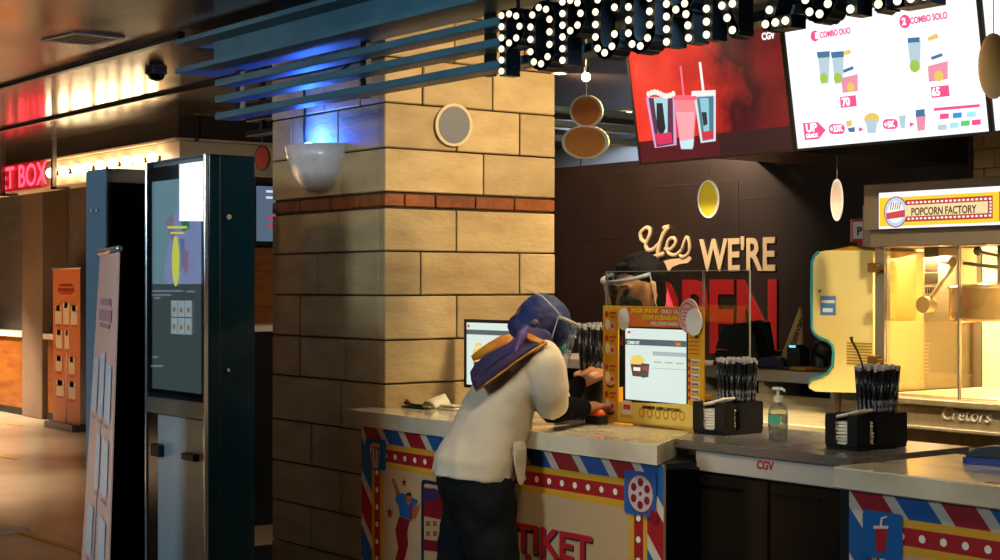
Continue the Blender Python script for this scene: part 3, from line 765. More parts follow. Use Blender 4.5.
t = thing('ticket_counter', 'marble topped ticket and snack counter with a striped circus poster, the woman leans on it', 'counter', ((X0+X1)/2, 3.8, 0))
MB().box((X0, FY+0.012, 0), (X1-.02, 3.555, 0.938)).box((X0, 3.555, 0), (-3.705, 4.2, 0.938)).build('body', M_black, t)
MB().box((X0+0.0, FY+.004, 0), (X1-.0, FY+.012, 0.938)).build('front_panel', mat('panel_board', '8A7A60', 0.5), t)
MB().box((X1-.02, FY+.0125, 0), (X1-.012, 3.56, 0.92)).build('side_panel', M_gloss_black, t)
m = MB(); m.extrude([(-5.49, FY-.03), (X1+.005, FY-.03), (-3.925, 3.79), (-3.925, 4.22), (-5.424, 4.22), (-5.424, 3.514), (-5.49, 3.514)], 0.06, (0,0,0.94), (1,0,0), (0,1,0), (0,0,1))
m.build('countertop', M_marble, t, bevel=0.004)
fr = front(FY+.003)
a = poster(t, fr, X0, X1)
def fp(px, py): return fr.px(px, py)
# dancing figure
SK = mat('ink_skin', 'B0582C', 0.4); MR = mat('ink_maroon', '8A1420', 0.4)
def P3(pts, m_, l=6): a.poly([fp(*q) for q in pts], m_, l)
figs = [([(392,479),(395,478),(401,493),(398,497)], SK), ([(397,494),(404,493),(414,498),(419,500),(416,512),(412,520),(401,516),(399,505),(396,500)], B_), ([(407,495),(411,491),(413,497),(410,500)], SK),
        ([(415,503),(418,505),(414,519),(411,518)], SK), ([(414,518),(417,508),(421,502),(420,509),(416,520)], SK), ([(400,516),(411,520),(408,532),(409,545),(405,560),(397,575),(396,560),(399,548),(396,530)], MR)]
for q, mm in figs: P3(q, mm)
a.poly(ell(*fp(409.5,498.5), 0.018, 0.024, n=12), SK, 7); P3([(406,496),(408,492.5),(412,493),(413,496),(409,495.5)], NV, 8); P3([(411,504),(412,503),(413,520),(411.5,522)], MR, 8)
for (cx, cy, r) in ((405,482.5,0.019), (390.5,513,0.028)): a.poly(star(*fp(cx,cy), r), MR, 6)
# phone
q = [fp(422,479), fp(500,479)]
a.poly(rrect(fp(422,0)[0], 0.0, fp(508,0)[0], fp(422,479)[1], 0.02), NV, 6)
a.poly(rrect(fp(425,0)[0], 0.0, fp(505,0)[0], fp(424,483)[1], 0.014), M_panel, 7)
a.rect(fp(425,0)[0], fp(425,516)[1], fp(505,0)[0], fp(425,487)[1], MR, 8)
a.poly([fp(425,489), fp(436,488), fp(441,497), fp(432,503), fp(425,500)], mat('ink_nebula', '3A2A58', 0.4), 9)
for r in range(2):
    for c in range(3): P3([(427+c*7,521+r*10),(431+c*7,521+r*10),(431+c*7,526+r*10),(427+c*7,526+r*10)], SK, 8)
P3([(425,539),(440,541),(440,552),(425,550)], MR, 8); P3([(443,543),(456,545),(456,556),(443,554)], NV, 8)
# badges
def badge(x0, y0, x1, y1): 
    u0, v1 = fp(x0, y0); u1, v0 = fp(x1, y1); 
    a.poly(rrect(u0, v0, u1, v1, 0.012), mat('badge_blue', '1B5E9E', 0.35), 9); return u0, v0, u1, v1
u0, v0, u1, v1 = badge(366.5, 437, 387, 471)
cx = (u0+u1)/2; P3([(371,448),(381,450),(379.5,468),(373.5,467)], C_, 10)
for k in range(3): P3([(372.2+k*3.3,449.5),(373.9+k*3.3,449.8),(374.4+k*2.3,467),(373.6+k*2.3,467)], R_, 11)
for k in range(4): a.poly(ell(*fp(372.5+k*2.4, 446-1.5*math.sin(k)), 0.010, n=8), Y_, 10)
u0, v0, u1, v1 = badge(625.5, 469, 657.5, 518)
RL = mat('ink_reel', 'C8B8B4', 0.4); cx, cy = fp(642, 493.5)
a.poly(ell(cx, cy, 0.062, n=28), MR, 10); a.poly(ell(cx, cy, 0.058, n=28), RL, 11)
for k in range(6): a.poly(ell(cx+0.036*math.cos(k*math.pi/3+.5), cy+0.036*math.sin(k*math.pi/3+.5), 0.0135, n=12), MR, 12)
a.poly(ell(cx, cy, 0.007, n=10), MR, 12); a.poly([(cx+.04, cy-.055), (cx+.055, cy-.04), (cx+.085, cy-.065), (cx+.075, cy-.085), (cx+.055, cy-.075)], MR, 10)
a.build('circus_poster', t)
LR = mat('letter_red', 'B8242C', 0.4); 
for (bd, x0, y0, x1, h) in (('BELI TIKET', 462, 536.5, 592, 25), ('Hakal Inloki', 470, 564, 606, 23)):
    textpx(bd, fr, x0+1, y0+1.5, x1+1, h, NV, t, bold=0.03, n=0.005); textpx(bd, fr, x0, y0, x1, h, LR, t, bold=0.03, n=0.006)

# right counter
X2 = -2.904
t = thing('snack_counter', 'marble topped counter with a striped poster and cup badge at the lower right', 'counter', (-1.9, 3.7, 0))
MB().box((X2-.04, FY+0.02, 0), (-0.6, 3.9, 0.938)).build('body', M_black, t)
MB().box((X2, FY+.012, 0), (-0.6, FY+.02, 0.938)).build('front_panel', mat('panel_board', '8A7A60', 0.5), t)
MB().cbox((-2.938, FY-.02, 0.94), (-0.6, 3.92, 1.0), 0.004).build('countertop', M_marble, t)
fr = front(FY+.011); a = poster(t, fr, X2, -0.6, right=False)
badge(864, 509, 904, 562)
P3([(876,526),(889,526),(887,552),(878,552)], R_, 10); P3([(875,525.5),(890,525.5),(890,528.5),(875,528.5)], C_, 11)
a.ppx([(881.5,526),(883.5,526),(884.2,519),(889,517),(888.5,515.5),(882.5,517.5)], C_, 12)
a.build('circus_poster', t)
# stainless service unit between the counters
M_ss = mat('stainless', 'A89E92', 0.24, 0.7, c2='938A80', scale=3, stretch=(1,1,14), rrough=0.32)
M_ssw = mat('stainless_warm', 'B8A680', 0.32, 0.35, c2='A4926C', scale=3, stretch=(8,1,1))
UY = 3.57; UX0, UX1 = -3.70, -3.04
t = thing('service_unit', 'stainless steel service unit with dark doors between the two counters', 'cabinet', ((UX0+UX1)/2, 3.8, 0))
MB().box((UX0, UY+0.03, 0), (UX1-.03, 4.1, 0.971)).build('body', mat('ss_dark', '2A2622', 0.25, 0.6), t)
m = MB(); m.extrude([(-3.70, UY), (UX1, UY), (UX1, 4.12), (-3.92, 4.12), (-3.92, 3.80), (-3.775, UY)], 0.028, (0,0,.972), (1,0,0), (0,1,0), (0,0,1)); m.build('top', M_ss, t, bevel=.003)
MB().cbox((UX0+.01, UY+.008, 0.905), (UX1-.012, UY+.03, 0.968), 0.002).build('fascia', mat('fascia_silver', 'D8CCBA', 0.4, 0.3), t)
fr2 = front(UY+.008)
textpx('CGV', fr2, 757, 468, 774, 8, mat('logo_red', 'B83028', 0.4), t, bold=0.03, n=0.002, shear=0.1, name='logo')
w_ = (UX1-UX0-.04)/2
for k in range(2):
    d = MB().cbox((UX0+.01+k*(w_+.01), UY+.012, 0.10), (UX0+.01+k*(w_+.01)+w_, UY+.03, 0.895), 0.003).build('door', mat('dark_glass_door', '1E1810', 0.2), t)
    MB().box((UX0+.03+k*(w_+.01), UY+.006, 0.86), (UX0+.03+k*(w_+.01)+w_*.6, UY+.012, 0.866)).build('handle', mat('handle_dark', '1E1A16', .3, .5), d)
MB().box((UX0+.02, UY+.04, 0.0), (UX1-.03, UY+.05, 0.09)).build('kickplate', M_black, t)
# cream inner counter and grey back shelf
t = thing('inner_counter', 'cream stone inner counter that carries the yellow machine', 'counter', (-5.4, 5.7, 0))
MB().cbox((-7.1, 5.13, 0.86), (-4.50, 6.45, 0.9), 0.004).build('countertop', mat('cream_stone', 'E8D8A8', 0.2, c2='D0BC88', scale=4), t)
MB().box((-7.08, 5.18, 0), (-4.52, 6.4, 0.858)).build('body', mat('ss_front', '8A8274', 0.3, 0.6), t)
t = thing('back_shelf', 'grey back shelf under the wall lettering', 'shelf', (-6.6, 6.95, 0))
MB().cbox((-8.6, 6.62, 0.955), (-5.15, 7.18, 1.02), 0.004).build('top', mat('grey_laminate', 'A8A49C', 0.35), t)
MB().box((-8.58, 6.95, 0.0), (-5.17, 7.17, 0.953)).build('back_panel', M_dark, t)
MB().box((-8.58, 6.66, 0.80), (-5.17, 6.94, 0.84)).build('shelf_board', mat('white_board', 'B8B4AC', 0.4), t)
for q in (706, 766, 838):
    x = XY(q, 6.68); MB().box((x-.02, 6.64, 0), (x+.02, 6.94, 0.954)).build('upright', mat('cream_board', 'B0A68C', 0.4), t)

# ================================================================ straws, caddies
def straw_proto(L, r=0.0058):
    m = MB(); m.mi = 0; m.cyl((0,0,0), r, L-0.012, 8); m.mi = 1; m.cyl((0,0,L-0.012), r*1.05, 0.012, 8)
    return m
M_straw = mat('straw_wrap', '0E0E10', 0.35, c2='8A8A8C', scale=75, stretch=(1,1,.6), ramp=(0.54, 0.60)); M_tip = mat('straw_tip', 'B8AEA4', 0.5)
sp = None
def bundle(c, n, R0, R1, L, lab, grp, seed):
    global sp
    rr = random.Random(seed)
    for i in range(n):
        q = math.sqrt((i+0.5)/n); th = i*2.39996
        p0 = Vector((c[0]+R0*q*math.cos(th), c[1]+R0*q*math.sin(th), c[2])); 
        p1 = Vector((c[0]+R1*q*math.cos(th+.12), c[1]+R1*q*math.sin(th+.12), c[2]+L+rr.uniform(-.006,.006)))
        if sp is None:
            m = straw_proto(0.24); o = m.build('wrapped_straw', [M_straw, M_tip]); sp = o; ORG[o] = Vector((0,0,0))
            o.data.transform(Matrix.Translation(-Vector((0,0,0))))
        else: o = sp.copy(); COL.objects.link(o); ORG[o] = Vector((0,0,0))
        o.location = p0; d = (p1-p0)
        o.rotation_euler = d.to_track_quat('Z', 'Y').to_euler(); o.scale = (1,1,d.length/0.24)
        tag(o, lab, 'straw', grp)
def caddy(cx, cy, wx, wy, lab, nap_lab, ngrp, straw_n, straw_lab, sgrp, seed):
    z0 = 1.0; h = 0.108; tk = 0.006
    t = thing('napkin_caddy', lab, 'caddy', (cx-wx/2, cy+wy/2, z0))
    x0, x1, y0, y1 = cx-wx, cx, cy, cy+wy
    m = MB().cbox((x0, y0, z0+.001), (x1, y1, z0+0.012), 0.003); m.build('tray', M_black, t)
    def wall(name, ax, c, a0, a1, prof):      # prof: list of (u,h) outline top
        pts = [(a0, z0+.012)] + [(a0+(a1-a0)*u, z0+.012+(h-.012)*v) for u, v in prof] + [(a1, z0+.012)]
        m = MB()
        if ax == 'y': m.extrude([(p[0], p[1]) for p in pts], tk, (0, c, 0), (1,0,0), (0,0,1), (0,1,0))
        else: m.extrude([(p[0], p[1]) for p in pts], -tk, (c, 0, 0), (0,1,0), (0,0,1), (1,0,0))
        m.build(name, M_black, t)
    slot = [(0,.95),(.04,1),(.26,1),(.30,.94),(.30,.12),(.36,.04),(.66,.04),(.70,.12),(.70,.94),(.74,1),(.96,1),(1,.95)]
    wall('front_wall', 'y', y0, x0, x1, slot)
    wall('side_wall', 'x', x1, y0+tk, y1, [(0,.95),(.06,1),(.20,1),(.24,.94),(.24,.12),(.28,.04),(.36,.04),(.40,.12),(.40,.92),(.44,.98),(.96,1),(1,.96)])
    wall('back_wall', 'y', y1-tk, x0, x1-tk, [(0,1),(1,1)])
    wall('side_wall', 'x', x0+tk, y0+tk, y1-tk, [(0,1),(1,1)])
    ym = y0+wy*0.46
    wall('divider', 'y', ym, x0+tk, x1-tk, [(0,.95),(1,.95)])
    np_ = None
    for k in range(8):
        if np_ is None:
            m = MB(); m.cbox((-wx*.39, -wy*.17, 0), (wx*.39, wy*.17, 0.009), 0.003); np_ = m.build('paper_napkin', mat('napkin', 'F0E4CC', 0.7)); o = np_
        else: o = np_.copy(); COL.objects.link(o)
        o.location = ((x0+x1)/2+random.uniform(-.003,.003), y0+wy*.235, z0+0.013+k*0.0102); o.rotation_euler = (0,0,random.uniform(-.05,.05))
        if k == 7: o.rotation_euler = (0.0, -0.25, 0.1); o.location.z += 0.018; tag(o, nap_lab[1], 'napkin')
        else: tag(o, nap_lab[0], 'napkin', ngrp)
    bundle(((x0+x1)/2, y0+wy*.72, z0+.014), straw_n, min(wx*.40,.056), .068, 0.235, straw_lab, sgrp, seed)
caddy(-3.74, 3.758, 0.148, 0.185, 'black plastic napkin and straw caddy standing left of the clear pump bottle', ('folded paper napkin in the caddy left of the pump bottle', 'tilted paper napkin on top in the caddy left of the pump bottle'), 'napkins in the left caddy', 75, 'black wrapped straw in the bundle left of the pump bottle', 'straws in the left caddy', 1)
caddy(-3.155, 3.73, 0.125, 0.235, 'black plastic napkin and straw caddy on the steel unit right of the pump bottle', ('folded paper napkin in the caddy right of the pump bottle', 'tilted paper napkin on top in the caddy right of the pump bottle'), 'napkins in the right caddy', 75, 'black wrapped straw in the bundle right of the pump bottle', 'straws in the right caddy', 2)
# a single bent wooden stirrer sticking out of the right bundle
m = MB(); a_ = P(864, 368, 4.85); m.tube([P(864,372,4.85), P(861,360,4.85), P(857,350,4.85), P(852,341,4.85), P(851,337,4.85)], [.003,.003,.003,.004,.006], 8)
tag(m.build('stirrer', mat('stirrer_brown', '5A3418', 0.5)), 'thin brown stirrer with a ball end sticking up from the right straw bundle', 'stirrer')
# third straw holder behind the counter
c3 = P(592, 355, 5.93)
t = thing('straw_cup', 'dark cup of straws on the counter behind the woman', 'cup', (c3.x, c3.y, 1.0))
m = MB(); m.lathe((c3.x, c3.y, 1.001), [(0.045,0),(0.048,0.004),(0.058,0.16),(0.060,0.17),(0.055,0.17),(0.045,0.02)]); m.build('cup_body', M_black, t)
bundle((c3.x, c3.y, 1.03), 28, 0.038, 0.058, 0.325, 'black wrapped straw in the cup behind the woman', 'straws in the cup behind the woman', 5)
# sanitizer
bx, by = -3.52, 3.78
t = thing('pump_bottle', 'clear hand sanitizer pump bottle with a green label', 'bottle', (bx, by, 1.0))
m = MB(); rings = []
def sq(r, z, w_=1.0, n=24, d_=0.72):
    out = []
    for k in range(n):
        a_ = 2*math.pi*k/n; c_, s_ = math.cos(a_), math.sin(a_)
        e = 0.55; out.append(Vector((bx+r*math.copysign(abs(c_)**e, c_), by+r*d_*math.copysign(abs(s_)**e, s_), z)))
    return out
for r, z in ((.026,1.001),(.030,1.004),(.031,1.02),(.031,1.095),(.029,1.105),(.022,1.115),(.013,1.122),(.012,1.126)): rings.append(sq(r, z))
m.loft(rings, True, True); m.build('bottle_body', clearmat('clear_bottle', 'F4F8F6', 0.12), t)
m = MB(); m.loft([sq(.0285, z) for z in (1.004, 1.085)], True, True); m.build('gel', clearmat('gel_clear', 'E4ECE8', 0.08), t)
m = MB(); m.loft([[q for q in sq(.0316, z)][15:22] for z in (1.055, 1.085)], False, True, False); m.build('label_sticker', mat('label_green', '58B088', 0.5), t)
m = MB(); m.cyl((bx,by,1.125), 0.014, 0.02, 16); m.cyl((bx,by,1.145), 0.005, 0.02, 12); m.cbox((bx-.022, by-.008, 1.162), (bx+.016, by+.008, 1.172), .003); m.tube([(bx+.014,by,1.168),(bx+.026,by,1.165),(bx+.028,by,1.158)], .004, 8)
m.build('pump', mat('pump_white', 'DCDCC0', 0.35), t)
# card terminal at the right
c = PZ(992, 464, 1.0)
t = thing('card_terminal', 'blue and black card terminal lying on the marble at the right edge', 'card terminal', (c.x, c.y, 1.0))
m = MB(); m.extrude(rrect(-.07,-.045,.11,.045,.018), 0.018, (c.x,c.y,1.001), (1,.25,0), (-.25,1,0), (0,0,1)); m.build('base', mat('terminal_blue', '1C3480', 0.35), t, bevel=.004)
m = MB(); m.extrude([(-.06,0),(.10,0),(.10,.030),(.02,.034),(-.03,.026),(-.06,.008)], 0.075, (c.x+.01,c.y-.035,1.020), (1,.25,0), (0,0,1), (-.25,1,0)); m.build('body', M_black, t, bevel=.004)
f_ = Frame((c.x-.045, c.y-.03, 1.036), (0.9,.22,.35), (-.25,1,0), (-.36,0,.93)); a = Art(f_)
a.rect(0.0,0.0,.035,.05, mat('lcd', '8A9080', .3), 3); a.rect(0,.052,.01,.06, mat('key_red','D03020',.4), 3); a.rect(.012,.052,.022,.06, mat('key_yel','E0C020',.4), 3)
a.build('display', t)
# paper and clips on the counter at left
c = Vector((-5.33, 3.66, 1.0))
t = thing('folded_receipt', 'crumpled cream paper lying on the marble beside the pillar', 'paper', c)
m = MB(); V = []
for i in range(9):
    for j in range(6):
        u, v = i/8, j/5; V.append(c+Vector((-0.02+u*.12, -.03+v*.08, 0.003+0.055*max(0, math.sin(u*2.6+.1))**2*(0.5+.5*v)+.012*noise.noise(Vector((u*4,v*4,0))).__abs__())))
m.add(V, [(i*6+j, (i+1)*6+j, (i+1)*6+j+1, i*6+j+1) for i in range(8) for j in range(5)], True)
o = m.build('paper_sheet', mat('paper_cream', 'EFE0BC', 0.7), t); md = o.modifiers.new('thick', 'SOLIDIFY'); md.thickness = 0.002
c = Vector((-5.375, 3.60, 1.0)); m = MB(); m.cbox(c+Vector((-.03,-.015,.001)), c+Vector((.13,.02,.009)), .003); m.tube([c+Vector((-.03,0,.02)), c+Vector((.02,.01,.012)), c+Vector((.09,.0,.014))], .006, 8)
m.mi = 1; m.tube([c+Vector((-.035,.01,.03)), c+Vector((-.01,.01,.022))], .005, 8)
tag(m.build('receipt_clip', [M_black, R_]), 'black clip with a red end on the marble in front of the crumpled paper', 'clip')
c = Vector((-5.24, 3.68, 1.0)); m = MB(); m.cbox(c+Vector((0,-.03,.001)), c+Vector((.11,.03,.010)), .002); m.cbox(c+Vector((.0,-.025,.014)), c+Vector((.1,.03,.02)), .002); m.cbox(c+Vector((.0,-.025,.010)), c+Vector((.02,.03,.014)), .001)
tag(m.build('card_holder', mat('cream_plastic', 'E0D0A8', 0.4)), 'small flat cream card holder right of the crumpled paper', 'card holder')

# ================================================================ monitor at left, sign with customer display
my = 3.86
x0, x1 = XY(464, my), XY(527, my); z1 = 1.358; z0 = 1.075
t = thing('order_monitor', 'black framed order monitor against the stone pillar behind the woman', 'monitor', ((x0+x1)/2, my+.05, 1.0))
m = MB(); b_ = 0.013
m.box((x0,my,z0),(x1,my+.03,z0+b_)).box((x0,my,z1-b_),(x1,my+.03,z1)).box((x0,my,z0+b_),(x0+b_,my+.03,z1-b_)).box((x1-b_,my,z0+b_),(x1,my+.03,z1-b_)); m.build('bezel', M_black, t)
MB().box((x0+b_,my+.006,z0+b_),(x1-b_,my+.03,z1-b_)).build('panel_back', M_black, t)
m = MB(); m.cbox(((x0+x1)/2-.03,my+.031,1.02),((x0+x1)/2+.03,my+.05,1.2),.003).cbox(((x0+x1)/2-.1,my-.04,1.001),((x0+x1)/2+.1,my+.1,1.02),.004); m.build('stand', M_black, t)
f_ = front(my+.005); a = Art(f_)
SWt = lit('monitor_white', 'DCEBE2', 0.88); SG = lit('monitor_grey', '56686A', 0.8)
a.rect(x0+b_, z0+b_, x1-b_, z1-b_, SWt, 1); a.rect(x0+b_, z1-.062, x1-b_, z1-.042, SG, 2)
a.rect(x0+.02, z1-.033, x0+.035, z1-.022, lit('scr_red', 'D04040', .9), 3)
a.poly(ell(x0+.10, z0+.13, .045, .06, 14), lit('scr_yellow', 'F0D070', 0.9), 3); a.rect(x0+.065, z0+.03, x0+.135, z0+.11, lit('scr_brown', '6A4438', .8), 4)
a.build('screen_picture', t); textpx('COMBO SET', f_, 468, 348.5, 485, 3.5, SWt, t, n=.003)

SY = 3.80; fr = front(SY); 
def sp_(px, py): return fr.px(px, py)
sx0, sx1 = sp_(603,0)[0], sp_(703.5,0)[0]; sz1 = sp_(603, 305.5)[1]; sz0 = 1.004
ox0, oz0 = sp_(618,0)[0], sp_(618,402)[1]; ox1, oz1 = sp_(688,0)[0], sp_(618,326)[1]
t = thing('counter_sign', 'yellow and orange cardboard surround around the customer display on the counter', 'sign', ((sx0+sx1)/2, SY, 1.0))
CY_ = mat('card_yellow', 'E0A012', 0.5); CO = mat('card_orange', 'E06A1C', 0.5); CP = mat('card_pale', 'ECCB62', 0.5); CR = mat('card_red', 'C03024', 0.5); CW = mat('card_white', 'EFE2CC', 0.5); CPK = mat('card_pink', 'E8A890', 0.5); CB = mat('card_brown', '3A2414', 0.5)
m = MB(); th = .006
for q in (((sx0,SY,sz0),(ox0,SY+th,sz1)),((ox1,SY,sz0),(sx1,SY+th,sz1)),((ox0,SY,oz1),(ox1,SY+th,sz1)),((ox0,SY,sz0),(ox1,SY+th,oz0))): m.box(*q)
m.build('board', CY_, t)
m = MB(); m.box((sx0+.01, SY+.006, sz0-.003), (sx0+.03, SY+.12, sz0+.12)); m.box((sx1-.03, SY+.006, sz0-.003), (sx1-.012, SY+.05, sz0+.12)); m.build('easel_leg', CY_, t)
a = Art(fr); S_ = lambda pts, mm, l=2: a.poly([sp_(*q) for q in pts], mm, l)
S_([(620,306),(703,309),(703,329),(688,328),(620,326)], mat('card_orange_light', 'E8871A', 0.5), 1); S_([(628,307),(688,309),(688,328),(628,326)], CO, 2)
S_([(618,402),(688,404),(698,409),(697,428),(618,421)], CP, 2)
for i, yy in enumerate((313, 337, 366, 393)):
    a.poly(ell(*sp_(607, yy+1), .011, n=12), CR, 3); a.rect(sp_(610,0)[0], sp_(610,yy+1)[1], sp_(616.5,0)[0], sp_(610,yy-1)[1], CR, 3); a.rect(sp_(610.5,0)[0], sp_(610,yy+4.5)[1], sp_(615.5,0)[0], sp_(610,yy+3)[1], CR, 3)
    a.poly(ell(*sp_(608, yy+11), .013, .02, n=12), CW, 3); a.poly(ell(*sp_(613, yy+13), .015, .02, n=12), CPK, 4); a.poly(ell(*sp_(613, yy+13), .008, n=10), CR, 5)
    if i > 1: S_([(607,yy+18),(611,yy+20),(615,yy+18),(615,yy+20),(611,yy+22),(607,yy+20)], CB, 4)
for i in range(6): a.rect(sp_(690,0)[0], sp_(690, 363+i*7.4)[1], sp_(700,0)[0], sp_(690, 359+i*7.4)[1], CW, 3); a.poly(ell(*sp_(690, 361+i*7.4), .008, n=10), CR, 4)
for i in range(5): a.rect(sp_(689,0)[0], sp_(690, 338+i*4)[1], sp_(700,0)[0], sp_(690, 337+i*4)[1], CR, 3)
for i in range(6): a.poly(ell(*sp_(642+i*8.1, 412.5+i*.7), .016, .019, n=14), mat('coin', 'D89A14', .45), 3); a.poly(ell(*sp_(642+i*8.1, 412.5+i*.7), .009, .011, n=12), CP, 4)
S_([(623,400),(632,401),(632,415),(623,414)], CW, 4); S_([(624,404),(631,405),(631,410),(624,409)], CR, 5); S_([(621,414),(634,415.5),(634,418.5),(621,417)], CY_, 5)
a.build('printed_art', t)
YT = mat('text_yellow', 'F4D020', .5)
for bd, x0_, y0_, x1_, h, mm in (('JAGA JARAK', 632, 312.3, 660, 4.4, YT), ('DULU YA,', 662, 313.2, 679, 3.6, CW), ('DEMI KEBAIKAN', 643, 319.3, 679, 4.4, YT), ('AKU DAN KAMU', 651, 325, 679, 3.6, CW), ('MEMBER LEBIH UNTUNG', 643, 408.5, 681, 3.2, CB)):
    textpx(bd, fr, x0_, y0_, x1_, h, mm, t, bold=.02, n=.003)
for k, (bd, i) in enumerate((('Extra',0),('Discount',1),('Free',2),('Birthday',3),('Special',4),('Point',5))): textpx(bd, fr, 692.5, 362.6+i*7.4, 699, 2.4, CB, t, n=.003)
for (cx, cy, rx, ry, mm, dz) in ((624.5,319,.037,.05,CW,0), (690,316,.062,.075,CPK,0), (696,322,.05,.058,CW,1)):
    m = MB(); u, v = sp_(cx, cy); m.extrude(ell(u, v, rx*.8, ry*.8, 24), -.004, (0,SY-.002-.005*dz,0)); m.build('round_card', mm, t)
a = Art(front(SY-.007)); u, v = sp_(688.5, 315); a.poly(ell(u, v, .036, .042, 24), CR, 1); a.poly(ell(u, v, .032, .038, 24), CPK, 2)
for k in range(4): a.rect(u-.022, v+.018-k*.012, u+.022, v+.021-k*.012, CR, 3)
a.poly([(u+.02,v-.03),(u+.03,v-.025),(u+.055,v-.075),(u+.043,v-.08)], CB, 3); a.build('magnifier', t)
# display behind the surround
my = SY+.03; x0, x1, z0, z1 = ox0-.01, ox1+.008, oz0-.012, oz1+.012
t = thing('customer_display', 'customer order display set behind the yellow cardboard surround', 'monitor', ((x0+x1)/2, my+.06, 1.0))
m = MB(); m.cbox((x0,my,z0),(x1,my+.03,z1),.003); m.build('housing', M_black, t)
m = MB(); m.cbox(((x0+x1)/2-.03,my+.031,1.02),((x0+x1)/2+.03,my+.05,1.2),.003).cbox(((x0+x1)/2-.1,my+.02,1.001),((x0+x1)/2+.1,my+.14,1.02),.004); m.build('stand', M_black, t)
f_ = front(my); a = Art(f_); q = lambda px, py: f_.px(px, py)
sc0, sc1 = q(625.5,0)[0], q(686.5,0)[0]; zt_, zb_ = q(625,328)[1], q(625,399)[1]
a.rect(sc0, zb_, sc1, zt_, SWt, 1); a.rect(sc0, q(0+625,344.5)[1], sc1, q(625,338.5)[1], SG, 2)
a.rect(q(653,0)[0], q(625,354)[1], sc1, q(625,350)[1], lit('monitor_light', 'AEBCBE', .85), 2)
for k in range(3): a.rect(q(654+k*11,0)[0], q(625,361)[1], q(662+k*11,0)[0], q(625,359.6)[1], lit('monitor_light', 'AEBCBE', .85), 2)
a.rect(q(653,0)[0], q(625,366.6)[1], sc1, q(625,366)[1], lit('monitor_light', 'AEBCBE', .85), 2)
a.poly([q(630,362),q(633,356),q(640,354.5),q(645,360),(q(644,0)[0],q(640,364)[1]),q(631,364)], lit('scr_corn', 'ECCB68', .95), 3)
a.poly([q(631,364),q(644,364.5),q(643,377),q(633,376)], lit('scr_brown', '6A4438', .8), 4); a.poly([q(634,367),q(641,367.5),q(641,371),q(634,370.5)], lit('scr_wht', 'F0E8E0', .95), 5)
a.poly([q(642,363),q(650,364),q(649,377),q(643,378)], lit('scr_dgrey', '505050', .8), 5); a.poly([q(643,366),q(649,366.5),q(648.5,371),q(643.5,370)], lit('scr_rd', 'B04838', .85), 6)
a.rect(q(676,0)[0], q(625,343.5)[1], q(681,0)[0], q(625,340.5)[1], lit('scr_orange', 'E07030', .9), 3); a.rect(q(628,0)[0], q(625,333)[1], q(631,0)[0], q(625,331)[1], lit('scr_red', 'D04040', .9), 3)
a.build('screen_picture', t); textpx('COMBO SET', f_, 628, 343.7, 640, 3, SWt, t, n=.003, bold=.02)
# acrylic shield
ay = 4.02; x0, x1 = XY(606, ay), XY(749, ay); zt_ = PY(606, 272, ay).z
t = thing('acrylic_shield', 'clear acrylic guard standing on the counter in front of the masked employee', 'screen guard', ((x0+x1)/2, ay, 1.0))
xm = XY(703, ay)
m = MB(); m.box((x0,ay,1.03),(xm-.003,ay+.005,zt_)); m.build('pane', clearmat('acrylic', 'EEF2F0', 0.012, 0.04), t)
m = MB(); m.box((xm+.003,ay,1.03),(x1,ay+.005,zt_)); m.build('pane', clearmat('acrylic', 'EEF2F0', 0.012, 0.04), t)
m = MB(); m.box((x0-.003,ay-.001,1.03),(x0,ay+.006,zt_)).box((x1,ay-.001,1.03),(x1+.003,ay+.006,zt_)).box((xm-.003,ay-.001,1.03),(xm+.003,ay+.006,zt_)).box((x0,ay-.001,zt_),(x1,ay+.006,zt_+.003))
m.build('polished_edge', mat('edge_clear', '9A9488', 0.25, 0.1), t)
for x in (x0+.06, x1-.1): MB().cbox((x,ay-.05,1.001),(x+.03,ay+.055,1.03),.003).build('foot', M_black, t)
# orange gadget by the sign
c = PZ(596, 424, 1.0); c = Vector((c.x, 3.72, 1.0))
t = thing('stapler_gadget', 'small orange and black gadget lying at the foot of the yellow sign', 'gadget', c)
m = MB(); m.extrude(rrect(-.045,-.025,.045,.025,.015), .03, (c.x,c.y,1.001), (1,0,0), (0,1,0), (0,0,1)); m.build('body', M_black, t, bevel=.004)
m = MB(); m.ball((c.x, c.y, 1.036), .04, 16, 10, (1,.6,.55)); m.build('cap', mat('orange_plastic', 'E0521C', .35), t)
# magnet-like phones etc. on the back shelf
by_ = 6.75
def onY(px, py, Y): return PY(px, py, Y)
t = thing('pos_terminal', 'dark till terminal with a slanted screen on the grey back shelf', 'till', onY(735, 369, by_))
fx = front(by_); L = lambda px, py: fx.px(px, py)
m = MB(); m.extrude([L(712,368),L(752,368),L(757,352),L(716,350)], .30, (0,by_,0)); m.build('base', M_black, t)
m = MB(); m.extrude([L(708,349),L(762,352),L(757,322),L(752,320),L(716,326)], .05, (0,by_+.06,0)); m.build('screen', mat('till_screen', '1A2430', .2), t, bevel=.004)
m = MB(); m.extrude([L(750,368),L(764,368),L(758,335),L(752,322)], .12, (0,by_-.03,0)); m.build('side_arm', M_black, t)
o = MB(); o.extrude([L(766,367),L(792,367),L(790,361),L(781,356),L(770,358),L(767,356)], .12, (0,by_-.06,0)); o = o.build('handset', mat('handset_navy', '14204A', .3), bevel=.01); tag(o, 'navy and black telephone handset on the grey back shelf', 'handset')
m = MB(); m.extrude([L(802,307),L(804,361),L(783,357)], .02, (0,by_-.02,0), ); o = m.build('reserved_sign', mat('pale_wood', 'A89468', .5)); tag(o, 'pale wooden triangular reserved sign leaning on the back shelf', 'sign')
ORG[o] = o.location.copy(); 
f_ = Frame(onY(785,356,by_-.021), (0.42,0,0.907), (-.907,0,.42), (0,-1,0)); text('RESERVED', f_, .05, -.045, .045, CB, o, bold=.02)
